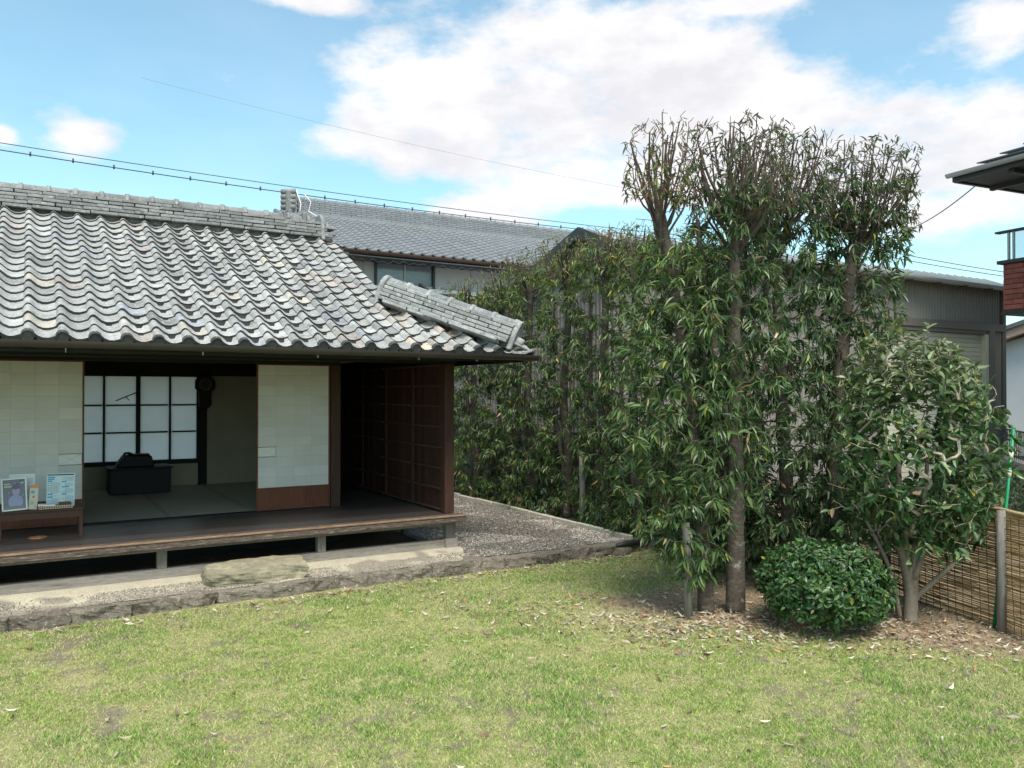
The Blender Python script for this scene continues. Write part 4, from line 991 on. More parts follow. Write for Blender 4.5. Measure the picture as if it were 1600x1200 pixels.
# cables
def cable(p, q, sag, r_, name='power_cable', n=24):
    p = Vector(p); q = Vector(q); return [p.lerp(q, k/n)-Vector((0, 0, sag*4*(k/n)*(1-k/n))) for k in range(n+1)]
pc = thing('power_cable', (10, 30, 0), 'pair of overhead cables with small spacers crossing above the roof ridges', 'cable')
pts1 = cable((-6.0, 30, 9.98), (30, 30, 9.75), .30, 0); pts2 = cable((-6.0, 30, 9.78), (30, 30, 9.58), .36, 0)
MB().tube(pts1, .014, 5).build('wire', M['cable'], pc); MB().tube(pts2, .018, 5).build('wire', M['cable'], pc)
for k in range(30):
    t = k/30; i_ = t*24; a = pts2[int(i_)].lerp(pts2[min(24, int(i_)+1)], i_-int(i_)); MB().tube([a+Vector((0, 0, .09)), a-Vector((0, 0, .05))], .03, 6).build('spacer', M['cable'], pc)
tag(MB().tube(cable((4.3, 40, 16.2), (36, 40, 14.75), .35, 0), .008, 4).build('thin_wire', M['metal_gutter']), 'thin faint wire high in the sky left of the tall trees', 'wire')
tag(MB().tube(cable((18.05, 10.2, 6.57), (30.3, 20.6, 8.5), .25, 0), .014, 5).build('service_wire', M['cable']), 'wire running from the right hand eave down behind the tall trees', 'wire')
rw = thing('distant_cable', (39, 23, 0), 'pair of thin wires sloping down to the right beside the balcony', 'cable')
MB().tube(cable((34, 26.5, 9.6), (42, 21.6, 7.8), .1, 0), .02, 5).build('wire', M['cable'], rw); MB().tube(cable((34, 26.5, 9.3), (42, 21.6, 7.6), .1, 0), .02, 5).build('wire', M['cable'], rw)

# ------------------------------------------------------------------ fences by the trees
rf = thing('reed_fence', (6.95, 3.7, 0), 'tan reed screen behind rusty square netting at the right edge', 'fence')
fp = [Vector(p) for p in ((6.52, 2.3, 0), (6.83, 3.46, 0), (6.95, 3.75, 0), (7.16, 4.5, 0), (7.7, 5.6, 0), (8.5, 6.7, 0))]
def along(s):
    for a, b_ in zip(fp[:-1], fp[1:]):
        l = (b_-a).length
        if s <= l: return a+(b_-a)*s/l, (b_-a).normalized()
        s -= l
    return fp[-1], (fp[-1]-fp[-2]).normalized()
FL = sum((b_-a).length for a, b_ in zip(fp[:-1], fp[1:]))
rv = MB(); z = .03
while z < 1.0:
    s = -random.uniform(0, .5)
    while s < FL:
        l = random.uniform(.5, 1.0); k = random.uniform(.6, 1.25); g = random.random()
        rv.cur = (.52*k, .35*k, .15*k) if g < .6 else ((.34*k, .25*k, .11*k) if g < .85 else (.62*k, .48*k, .24*k))
        a, d = along(max(s, 0)); b_, _ = along(min(s+l, FL)); off = Vector((d.y, -d.x, 0))*.03
        dz_ = random.uniform(-.012, .012); mid = (a+b_)/2+Vector((0, 0, z+random.uniform(-.006, .006)))+off
        a2, _ = along(min(s+l*.5, FL)); mid = a2+Vector((0, 0, z+dz_*.5))+off
        rv.tube([a+off+Vector((0, 0, z)), mid, b_+off+Vector((0, 0, z+dz_))], .0038, 4, False); s += l
    z += .0075
rv.build('reed', M['reed'], rf, attr=True, kind='stuff')
rl = MB(); pr = [along(s)[0]+Vector((.03, -.01, 1.01+.006*math.sin(s*9))) for s in np.linspace(0, FL, 30)]; rl.tube(pr, .018, 8).build('top_roll', pmat('reed bundle', (.40, .30, .17), .8, noise=((30, .3),)), rf)
nm = MB()
for z in np.arange(.04, .98, .092):
    nm.tube([along(s)[0]+Vector((-.02, .01, z+.006*math.sin(s*7+z*5))) for s in np.linspace(0, FL, 60)], .0034, 4, False)
s = .0
while s < FL:
    p, d = along(s); jx = random.uniform(-.01, .01)
    nm.tube([p+Vector((-.02, .01, .0)), p+d*jx+Vector((-.025, .01, .12)), p+Vector((-.02, .01, .5))+d*.02, p+d*.03+Vector((-.02, .01, .98))], .0034, 4, False); s += .088
nm.build('net', M['net'], rf, kind='stuff')
def fpost(x, y, h, r_, label, mat='grey_wood'):
    o = MB().tube([(x, y, -.02), (x+.004, y, h*.5), (x-.004, y, h)], [r_, r_*.97, r_*.92], 12).build('fence_post', M[mat]); tag(o, label, 'post', None)
fpost(6.90, 3.70, 1.02, .037, 'round grey weathered post standing where the reed screen turns')
fpost(7.30, 5.02, .95, .04, 'dark brown post half hidden behind the trees by the reed fence', 'post_wood')
fpost(6.72, 9.35, 1.15, .045, 'pale grey round post standing within the hedge foliage')
gp = thing('green_pole', (6.98, 3.76, 0), 'slim green plastic pole with cream tape leaning behind the reed fence', 'pole')
g0 = Vector((6.965, 3.80, 0)); g1 = Vector((7.10, 3.70, 1.70))
MB().tube([g0, g1], .0135, 10).build('tube', M['green'], gp)
for t in (.77, .86): MB().tube([g0.lerp(g1, t-.014), g0.lerp(g1, t+.018)], .017, 10).build('tape', M['tape'], gp)
pf = thing('plank_fence', (7.6, 11, .1), 'dark weathered plank fence standing behind the tall hedge', 'fence')
y = 7.2
while y < 16.5:
    w_ = random.uniform(.12, .2); box('plank', M['fence_wood'], pf, 7.72+random.uniform(-.01, .01), 7.745, y, y+w_-.008, .08, 1.35+random.uniform(-.05, .03)); y += w_
for z in (.5, 1.1): box('fence_rail', M['fence_wood'], pf, 7.68, 7.715, 7.2, 16.4, z, z+.05)
for y in (8.4, 10.2, 12.0, 13.8): box('fence_post', M['fence_wood'], pf, 7.58, 7.675, y, y+.09, .05, 1.4)
tag(MB().tube([(6.15, 7.92, .10), (6.35, 7.90, .12), (6.7, 7.95, .13), (7.1, 8.05, .13)], .035, 10).build('drain_pipe', M['hose']), 'black flexible pipe lying at the end of the stone kerb', 'pipe')
stake = MB().tube([(4.97, 5.33, -.02), (4.965, 5.335, .45), (4.955, 5.345, .85)], [.040, .037, .032], 10).build('tree_stake', M['grey_wood'])
tag(stake, 'grey weathered wooden stake in front of the leftmost tall trunk', 'stake')

# ------------------------------------------------------------------ plants
LT = np.array([(0, 0, 0), (-.42, .3, .06), (0, .33, -.02), (.42, .3, .06), (-.36, .66, .02), (0, .68, -.06), (.36, .66, .02), (0, 1, -.14)])
LF = np.array([(0, 2, 1), (0, 3, 2), (1, 2, 5), (1, 5, 4), (2, 3, 6), (2, 6, 5), (4, 5, 7), (5, 6, 7)])
LT2 = np.array([(0, 0, 0), (-.45, .42, .07), (0, .48, -.03), (.45, .42, .07), (0, 1, -.14)])
LF2 = np.array([(0, 2, 1), (0, 3, 2), (1, 2, 4), (2, 3, 4)])
def leaf_frames(P_, D, L_, Wd, up=None, flip=.35):
    n = len(P_); D = D/np.linalg.norm(D, axis=1, keepdims=True)
    if up is None: up = np.tile([0, 0, 1.], (n, 1))
    up = up+rng.normal(0, flip, (n, 3))
    X = np.cross(D, up); X /= np.linalg.norm(X, axis=1, keepdims=True)+1e-9
    Z = np.cross(X, D)
    return X*Wd[:, None], D*L_[:, None], Z*L_[:, None]
def leaf_stuff(name, P_, X, Y, Z, cols, parent, T_=LT, F_=LF, mat='leaf_attr'):
    n = len(P_)
    if n == 0: return
    V = P_[:, None]+T_[None, :, 0, None]*X[:, None]+T_[None, :, 1, None]*Y[:, None]+T_[None, :, 2, None]*Z[:, None]
    F = (np.arange(n)[:, None, None]*len(T_)+F_[None]).reshape(-1, 3)
    return npmesh(name, V.reshape(-1, 3), F, M[mat], np.repeat(cols, len(T_), axis=0), parent, 'stuff')
def leaf_proto(mat):
    b = MB(); b.smooth = True; b.add([tuple(v) for v in LT], [tuple(f) for f in LF.tolist()]); return b
_lp = {}
def leaf_objs(name, P_, X, Y, Z, cols, parent, mat='leaf_obj'):
    if mat not in _lp:
        me = bpy.data.meshes.new('leaf'); me.from_pydata(LT.tolist(), [], LF.tolist()); me.materials.append(M[mat]); _lp[mat] = me
    me = _lp[mat]; inv = WM[parent.name].inverted() if parent is not None else None
    out = []
    for p, x, y, z, c in zip(P_.tolist(), X.tolist(), Y.tolist(), Z.tolist(), cols.tolist()):
        o = bpy.data.objects.new(name, me); o.color = (*c, 1); C.objects.link(o)
        if parent is not None: o.parent = parent; o.matrix_parent_inverse = inv
        o.matrix_basis = frame(x, y, z, p); out.append(o)
    return out
def leaves(P_, D, L_, Wd, cols, parent, up=None, flip=.35, individual=300, lite_=False):
    X, Y, Z = leaf_frames(P_, D, L_, Wd, up, flip)
    d = np.linalg.norm(P_-np.array([0, 0, 2.]), axis=1)-rng.random(len(P_))*.25
    o = np.argsort(d); a = o[:individual]; b = o[individual:]
    if individual: leaf_objs('leaf', P_[a], X[a], Y[a], Z[a], cols[a], parent)
    leaf_stuff('foliage', P_[b], X[b], Y[b], Z[b], cols[b], parent, LT2 if lite_ else LT, LF2 if lite_ else LF)

class Skel:
    """branch skeleton grown towards target points"""
    def __init__(s): s.p = []; s.par = []; s.fix = []
    def add(s, p, par, r=None): s.p.append(np.array(p, float)); s.par.append(par); s.fix.append(r); return len(s.p)-1
    def path(s, pts, rad, par=-1):
        for p, r_ in zip(pts, rad): par = s.add(p, par, r_)
        return par
    def grow(s, targets, order=None, root=0, below=.8, allowed=None, wob=.12):
        base = s.p[root]
        t = sorted(targets, key=lambda q: np.linalg.norm(q-base) if order is None else order(q))
        ends = []
        for q in t:
            A = np.array(s.p if allowed is None else [s.p[i_] for i_ in allowed]); d = np.linalg.norm(A-q, axis=1)+below*np.maximum(0, A[:, 2]-q[2]+.02)
            j = int(np.argmin(d)); j = j if allowed is None else allowed[j]
            v = q-s.p[j]; l = np.linalg.norm(v)
            if l < .03: ends.append((j, v)); continue
            cur = j; m = 2 if l < .35 else 3
            for k in range(1, m+1):
                pt = s.p[j]+v*k/m
                if k < m: pt = pt+rng.normal(0, wob*l/m, 3)+np.array([0, 0, -.05*l*(1-k/m)])
                cur = s.add(pt, cur)
                if allowed is not None: allowed.append(cur)
            ends.append((cur, s.p[cur]-s.p[s.par[cur]]))
        return ends
    def radii(s, tip=.0025, power=.48):
        n = len(s.p); cnt = np.zeros(n)
        kids = np.zeros(n)
        for i_ in range(n):
            if s.par[i_] >= 0: kids[s.par[i_]] += 1
        for i_ in range(n-1, -1, -1):
            if kids[i_] == 0: cnt[i_] += 1
            if s.par[i_] >= 0: cnt[s.par[i_]] += cnt[i_]
        r = tip*np.maximum(cnt, 1)**power
        for i_ in range(n):
            if s.fix[i_] is not None: r[i_] = s.fix[i_]
        return r
    def mesh(s, r, sel, sides):
        V = []; F = []; k = 0; ang = np.arange(sides)*2*np.pi/sides
        for i_ in sel:
            j = s.par[i_]
            if j < 0: continue
            a, b = s.p[j], s.p[i_]; d = b-a; l = np.linalg.norm(d)
            if l < 1e-5: continue
            d = d/l; ref = np.array([1., 0, 0]) if abs(d[2]) > .8 else np.array([0, 0, 1.])
            u = np.cross(d, ref); u /= np.linalg.norm(u); w = np.cross(d, u)
            ra = min(r[j], r[i_]*1.6)
            ring = np.cos(ang)[:, None]*u+np.sin(ang)[:, None]*w
            V.append(a-d*ra*.3+ring*ra); V.append(b+ring*r[i_])
            F += [(k+q, k+(q+1) % sides, k+sides+(q+1) % sides, k+sides+q) for q in range(sides)]; k += 2*sides
        return (np.concatenate(V), np.array(F)) if V else (None, None)

def smooth_tube(b, pts, rad, n=12):
    """catmull-rom through pts with small bark irregularity"""
    P_ = [Vector(p) for p in pts]; out = []; rr = []
    for i_ in range(len(P_)-1):
        p0_ = P_[max(i_-1, 0)]; p1 = P_[i_]; p2 = P_[i_+1]; p3 = P_[min(i_+2, len(P_)-1)]
        for k in range(5):
            t = k/5; out.append(.5*((2*p1)+(p2-p0_)*t+(2*p0_-5*p1+4*p2-p3)*t*t+(3*p1-p0_-3*p2+p3)*t**3)); rr.append((rad[i_]*(1-t)+rad[i_+1]*t)*(1+random.uniform(-.05, .06)))
    out.append(P_[-1]); rr.append(rad[-1]); b.tube(out, rr, n)

G_T = np.array([[.070, .125, .045], [.10, .165, .055], [.055, .095, .042], [.16, .22, .08]])
def green(n, pal, wts, dead=.0, yellow=.0, jit=.3):
    c = pal[rng.choice(len(pal), n, p=wts)]*rng.uniform(1-jit, 1+jit, (n, 1))
    u = rng.random(n)[:, None]
    c = np.where(u < yellow, np.array([.28, .28, .05]), c)
    return np.where(u > 1-dead, np.array([.42, .29, .17])*rng.uniform(.6, 1.2, (n, 1)), c)

def clusters(pts, dirs, k=(6, 10), L_=(.09, .14), w=.235, droop=.75, spread=1.0):
    P_ = []; D = []; 
    for p, d in zip(pts, dirs):
        d = d/(np.linalg.norm(d)+1e-9); n = rng.integers(*k); lean = rng.normal(0, .25, 3)
        for _ in range(n):
            a = rng.normal(0, 1, 3); a -= a.dot(d)*d; a /= np.linalg.norm(a)+1e-9
            v = d*rng.uniform(.1, .7)+a*spread*rng.uniform(.6, 1.1); v = v+lean; v[2] -= droop*rng.uniform(.2, 1.8)
            P_.append(p-d*rng.uniform(0, .10)+rng.normal(0, .012, 3)); D.append(v)
    P_ = np.array(P_); D = np.array(D); n = len(P_); l = rng.uniform(*L_, n)*rng.choice([.6, .85, 1, 1.08], n, p=[.12, .25, .43, .2])
    return P_, D, l, l*w*rng.uniform(.8, 1.2, n)

def pruned_tree(label, group, trunks, head, headr, low, nlow, nhead, leaf_lo=1., leaf_hi=.25, indiv=300, lite_=False, shoots=14, yellow=.02, bright=0, leaf_size=(.08, .142), dry_head=.4, nbare=110):
    """trunks: list of (points, radii); head: centre of the pollarded head, headr: (r, height)
       low(n): sampler returning n twig-end points of the leafy lower crown"""
    base = trunks[0][0][0]
    t = thing('evergreen_tree', (base[0], base[1], 0), label, 'tree', group)
    S = Skel(); trunk_nodes = []
    for pts, rad in trunks:
        b = MB(); smooth_tube(b, pts, rad); b.build('trunk', M['bark'], t)
        P_ = [np.array(p, float) for p in pts]; par = -1
        for a, c_, ra, rc in zip(P_[:-1], P_[1:], rad[:-1], rad[1:]):
            for k in range(6):
                u = k/6; par = S.add(a*(1-u)+c_*u, par, ra*(1-u)+rc*u); trunk_nodes.append(par)
        par = S.add(P_[-1], par, rad[-1]); trunk_nodes.append(par)
    # knobby pollard head with upright shoots
    hc_ = np.array(head, float); knob = np.array(trunks[0][0][-1], float)
    shoot_ends = []; hn_ = len(S.p)
    for k in range(shoots):
        a = rng.uniform(0, 6.283); rr = headr[0]*math.sqrt(rng.random())*1.08; h = headr[1]*rng.uniform(.55, 1.0)*(1-.25*(rr/headr[0])**2)
        e_ = np.array([knob[0]+(hc_[0]-knob[0])+rr*math.cos(a), knob[1]+(hc_[1]-knob[1])+rr*math.sin(a), knob[2]+h])
        r0_ = rng.uniform(.008, .016)*(1.6 if k < 3 else 1)
        kz = np.array([0, 0, -rng.uniform(0, .35)*headr[1]]); s0 = knob+kz; rad_ = np.array([math.cos(a), math.sin(a), 0])*rr
        bow = lambda u: s0+(e_-s0)*u+rad_*.16*math.sin(math.pi*u)+rng.normal(0, .016, 3)
        m1 = bow(.4); m2 = bow(.75)
        i0 = S.add(knob+kz, -1, r0_*1.5); i1 = S.add(bow(.18), i0, r0_); i2 = S.add(m1, i1, r0_*.85); i3 = S.add((m1+m2)/2+rng.normal(0, .01, 3), i2, r0_*.7); i4 = S.add(m2, i3, r0_*.6); i5 = S.add(e_, i4, r0_*.42)
        shoot_ends += [i2, i3, i4, i5]
    tg = []
    for k in range(nhead):
        a = rng.uniform(0, 6.283); u = rng.random()**.5
        tg.append(np.array([hc_[0]+headr[0]*1.12*u*math.cos(a), hc_[1]+headr[0]*1.12*u*math.sin(a), knob[2]+headr[1]*rng.uniform(.12, 1.0)*(1-.16*u*u)]))
    he = S.grow(tg, root=trunk_nodes[-1], below=2.0, allowed=shoot_ends, wob=.09)
    lt = low(nlow)
    le = S.grow(list(lt), order=lambda q: min(np.linalg.norm(q[:2]-np.array(p_[0][0][:2])) for p_ in trunks), below=.5, allowed=list(trunk_nodes))
    if nbare: S.grow(list(low(nbare)+np.array([0, 0, .35])), order=lambda q: min(np.linalg.norm(q[:2]-np.array(p_[0][0][:2])) for p_ in trunks), below=1.2, allowed=list(trunk_nodes), wob=.1)
    r = S.radii(.0026, .5)
    sel = [i_ for i_ in range(len(S.p)) if i_ not in set(trunk_nodes)]
    V, F = S.mesh(r, sel, 5)
    cols = np.array([.085, .062, .047])*rng.uniform(.6, 1.4, (len(V)//5, 1)); npmesh('branches', V, F, M['twig'], np.repeat(cols, 5, axis=0), t, 'stuff')
    lp = [S.p[j]+rng.normal(0, .01, 3) for j, d in le]; ld = [d for j, d in le]
    extra = [(S.p[j]*.5+S.p[S.par[j]]*.5, d) for j, d in le if rng.random() < .6*leaf_lo and S.par[j] >= 0]
    lp += [e_[0] for e_ in extra]; ld += [e_[1] for e_ in extra]
    P1, D1, l1, w1 = clusters(lp, ld, (6, 10), leaf_size)
    nlo = len(P1)
    hp = [(S.p[j], d) for j, d in he if rng.random() < leaf_hi*(1.3 if S.p[j][2] < knob[2]+headr[1]*.45 else .7)]
    if hp:
        P2, D2, l2, w2 = clusters([a for a, _ in hp], [d for _, d in hp], (3, 6), (leaf_size[0]*.5, leaf_size[1]*.8), w=.22, droop=.7, spread=.55)
        P1 = np.concatenate([P1, P2]); D1 = np.concatenate([D1, D2]); l1 = np.concatenate([l1, l2]); w1 = np.concatenate([w1, w2])
    wts = np.array([.38, .30-.1*(bright < 0), .22+.1*(bright < 0), .10]) ; wts = wts/wts.sum()
    col = green(len(P1), G_T, wts, .012, yellow)
    hi = (np.arange(len(P1)) >= nlo)[:, None] & (rng.random((len(P1), 1)) < dry_head)
    col = np.where(hi, np.array([.15, .105, .08])*rng.uniform(.5, 1.5, (len(P1), 1)), col)
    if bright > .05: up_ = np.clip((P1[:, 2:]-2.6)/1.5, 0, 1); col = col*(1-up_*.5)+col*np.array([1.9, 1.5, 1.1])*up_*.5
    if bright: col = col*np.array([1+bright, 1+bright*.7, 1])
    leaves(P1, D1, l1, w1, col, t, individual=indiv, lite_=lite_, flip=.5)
    return t

def env(cx, cy, prof_, n_dir=None, squash=(1, 1)):
    """sampler of twig ends in a column round (cx, cy); prof_: list of (z, radius, dx, dy)"""
    zs = np.array([p[0] for p in prof_]); rs = np.array([p[1] for p in prof_]); dx = np.array([p[2] if len(p) > 2 else 0 for p in prof_]); dy = np.array([p[3] if len(p) > 3 else 0 for p in prof_])
    def f(n):
        z = rng.uniform(zs[0], zs[-1], n*3); rr = np.interp(z, zs, rs); keep = rng.random(n*3) < (rr/rs.max())**1.2; z = z[keep][:n]; rr = rr[keep][:n]
        a = rng.uniform(0, 6.283, len(z)); u = np.sqrt(rng.uniform(.08, 1, len(z)))
        return np.stack([cx+np.interp(z, zs, dx)+rr*u*np.cos(a)*squash[0], cy+np.interp(z, zs, dy)+rr*u*np.sin(a)*squash[1], z], 1)
    return f

# four tall pollarded trees at the front
GF = 'tall pollarded evergreen trees at the front'
pruned_tree('leftmost tall pollarded tree, leaning left behind the grey stake with low green foliage', GF,
    [([(5.25, 5.40, 0), (5.24, 5.42, .5), (5.20, 5.45, 1.2), (5.12, 5.52, 2.2), (5.02, 5.60, 3.1), (4.95, 5.67, 3.62)], [.085, .065, .058, .052, .045, .05]),
     ([(5.22, 5.44, .3), (5.30, 5.42, 1.0), (5.33, 5.42, 1.9), (5.22, 5.5, 2.9), (5.14, 5.55, 3.4)], [.04, .038, .035, .026, .008])],
    (4.97, 5.65, 4.1), (.34, .95), env(5.0, 5.45, [(.35, .22, .05, -.05), (.9, .45, 0, 0), (1.6, .58, -.05, .05), (2.6, .52, -.02, .05), (3.4, .34, -.02, .12)]), 520, 280, leaf_hi=.7, shoots=24, bright=.12)
pruned_tree('tall pollarded tree with a thick straight pale trunk just left of the round bush', GF,
    [([(5.47, 5.26, 0), (5.46, 5.25, .6), (5.45, 5.24, 1.3), (5.44, 5.24, 2.2), (5.44, 5.24, 3.0), (5.46, 5.25, 3.5)], [.095, .082, .074, .064, .052, .055]),
     ([(5.45, 5.25, 1.5), (5.36, 5.32, 2.0), (5.26, 5.36, 2.7), (5.20, 5.4, 3.2), (5.16, 5.42, 3.6)], [.05, .045, .04, .030, .008])],
    (5.52, 5.22, 4.0), (.45, 1.03), env(5.5, 5.28, [(.9, .25, 0, .1), (1.5, .42, .05, .1), (2.4, .50, .05, .1), (3.3, .44, 0, 0), (3.9, .36)]), 330, 440, leaf_hi=.75, shoots=40, nbare=160)
pruned_tree('tall pollarded tree with dark slender trunk rising behind the round bush', GF,
    [([(6.50, 5.55, 0), (6.50, 5.55, .8), (6.44, 5.56, 1.7), (6.42, 5.58, 2.6), (6.38, 5.6, 3.6)], [.08, .07, .062, .052, .05]),
     ([(6.47, 5.55, 1.3), (6.30, 5.5, 2.2), (6.12, 5.5, 3.1), (6.08, 5.5, 3.6)], [.04, .036, .026, .008])],
    (6.42, 5.56, 4.2), (.54, 1.05), env(6.35, 5.55, [(.4, .38), (1.2, .52), (2.2, .56), (3.4, .52), (4.0, .42)]), 480, 500, leaf_hi=.75, shoots=42, bright=-.05, nbare=160)
pruned_tree('rightmost tall pollarded tree whose leafy crown hangs over the camellia', GF,
    [([(6.95, 5.40, 0), (6.97, 5.40, .8), (7.02, 5.38, 1.7), (7.14, 5.38, 2.6), (7.28, 5.40, 3.3), (7.36, 5.40, 3.6)], [.085, .075, .07, .068, .06, .055]),
     ([(6.98, 5.4, 1.1), (7.15, 5.4, 2.0), (7.24, 5.42, 2.9), (7.1, 5.5, 3.5)], [.045, .04, .03, .008])],
    (7.42, 5.36, 4.15), (.50, 1.05), env(7.15, 5.40, [(.5, .34), (1.4, .42), (2.4, .46, .08), (3.1, .52, .18), (4.2, .52, .32)]), 540, 480, leaf_hi=.85, shoots=38, bright=-.02, nbare=160)
# the hedge row running back beside the gravel yard
GH = 'clipped evergreen trees of the long hedge'
hlab = ['nearest hedge tree, drooping green leaves beside the leftmost tall trunk', 'second hedge tree from the front with a pruned knobby trunk', 'third hedge tree from the front, thick trunk forking near the top',
        'fourth hedge tree from the front, behind the pale grey hedge post', 'fifth hedge tree from the front along the gravel yard', 'sixth hedge tree from the front along the gravel yard',
        'seventh hedge tree from the front, beyond the corner of the roof', 'eighth hedge tree from the front, seen past the hip ridge', 'farthest hedge tree, lowest part of the row behind the house corner']
hy = [6.55, 7.5, 8.35, 9.2, 10.1, 11.0, 11.95, 12.9, 13.9]
for k, y in enumerate(hy):
    x = 6.95+.08*math.sin(k*2.3)-(.25 if k == 0 else 0); top = [3.55, 3.85, 4.05, 4.15, 4.15, 4.1, 4.0, 3.9, 3.8][k]; top += .18
    kn = top-.62
    pruned_tree(hlab[k], GH,
        [([(x, y, .05), (x+.02, y-.02, .9), (x-.03, y+.03, 1.9), (x+.03*math.sin(k*5), y, kn*.82), (x, y+.02*math.cos(k), kn)], [.075, .06, .056, .05, .05]),
         ([(x, y, .6), (x-.04, y+.22, 1.6), (x-.02, y+.30, 2.5), (x, y+.33, kn*.92)], [.035, .032, .026, .015])],
        (x, y, top), (.44, .66), env(x-.05, y, [(.12, .34), (.8, .48), (1.8, .50), (2.8, .44), (top-.30, .42)], squash=(.9, 1.15)), 410, 180, leaf_hi=.8, dry_head=.12, indiv=300, lite_=True, shoots=16, yellow=.03, bright=.15, leaf_size=(.085, .14), nbare=40)

# camellia
def camellia():
    t = thing('camellia_tree', (6.52, 4.24, 0), 'bushy round crowned camellia with several pale limbs beside the reed fence', 'tree')
    cx, cy, cz = 6.56, 4.22, 1.52
    S = Skel()
    base = (6.50, 4.25, 0)
    limbs = [[(6.50, 4.25, 0), (6.50, 4.25, .25), (6.46, 4.27, .50), (6.36, 4.3, .85), (6.28, 4.34, 1.3)],
             [(6.52, 4.24, .1), (6.54, 4.24, .35), (6.56, 4.24, .62), (6.62, 4.2, 1.0), (6.66, 4.18, 1.5)],
             [(6.49, 4.25, .3), (6.50, 4.28, .6), (6.48, 4.32, 1.0), (6.50, 4.36, 1.6)],
             [(6.55, 4.24, .22), (6.68, 4.10, .42), (6.80, 3.98, .62), (6.86, 3.94, .85)],
             [(6.44, 4.3, .05), (6.34, 4.32, .45), (6.22, 4.38, .75), (6.10, 4.45, 1.0)],
             [(6.53, 4.23, .4), (6.60, 4.14, .75), (6.66, 4.05, 1.15)]]
    rads = [[.068, .048, .036, .026, .018], [.044, .036, .028, .022, .014], [.04, .034, .026, .016], [.026, .022, .018, .012], [.022, .018, .015, .010], [.03, .022, .012]]
    tn = []
    for pts, rad in zip(limbs, rads):
        b = MB(); smooth_tube(b, pts, rad, 10); b.build('trunk' if pts[0][2] == 0 else 'limb', pmat('camellia bark', (.22, .175, .135), .85, noise=((6, .25), (30, .25)), bump=(24, .5, .006)) if pts[0][2] == 0 else bpy.data.materials['camellia bark'], t)
        par = -1
        P_ = [np.array(p, float) for p in pts]
        for a, c_, ra, rc in zip(P_[:-1], P_[1:], rad[:-1], rad[1:]):
            for k in range(4): u = k/4; par = S.add(a*(1-u)+c_*u, par, ra*(1-u)+rc*u); tn.append(par)
        tn.append(S.add(P_[-1], par, rad[-1]))
    n = 980; v = rng.normal(0, 1, (n*2, 3)); v /= np.linalg.norm(v, axis=1, keepdims=True); u = rng.uniform(.35, 1, (n*2, 1))**.45
    q = v*u*np.array([.68, .68, 1.06])*(1+.12*np.sin(v[:, :1]*5)*np.cos(v[:, 2:]*4)); q = q[q[:, 2] > -.93][:n]
    q = q+np.array([cx, cy, cz]); q[:, 2] = np.maximum(q[:, 2], .52)
    q = np.concatenate([q, np.array([6.88, 3.93, .95])+rng.normal(0, .11, (34, 3)), np.array([6.10, 4.46, 1.08])+rng.normal(0, .11, (26, 3))])
    allow = [i_ for i_ in tn if S.p[i_][2] > .4]
    ends = S.grow(list(q), order=lambda p: np.linalg.norm(p-np.array([6.52, 4.24, .9])), allowed=allow, below=.6, wob=.16)
    r = S.radii(.0030, .45); st_ = set(tn); sel = [i_ for i_ in range(len(S.p)) if i_ not in st_]
    V, F = S.mesh(r, sel, 5); cols = np.array([.33, .27, .215])*rng.uniform(.6, 1.3, (len(V)//5, 1)); npmesh('branches', V, F, M['twig'], np.repeat(cols, 5, axis=0), t, 'stuff')
    lp = [S.p[j] for j, _ in ends]; ld = [d+.25*(S.p[j]-np.array([cx, cy, cz]))+np.array([0, 0, .02]) for j, d in ends]
    P_, D, l, w = clusters(lp, ld, (4, 10), (.068, .118), w=.46, droop=.15, spread=.9)
    pal = np.array([[.045, .105, .032], [.075, .15, .042], [.13, .19, .07], [.22, .25, .12]])
    wts = np.array([.42, .30, .18, .10]); c = green(len(P_), pal, wts, .006, .015)
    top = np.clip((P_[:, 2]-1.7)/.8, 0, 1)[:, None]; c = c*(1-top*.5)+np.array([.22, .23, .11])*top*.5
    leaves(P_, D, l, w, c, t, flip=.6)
camellia()
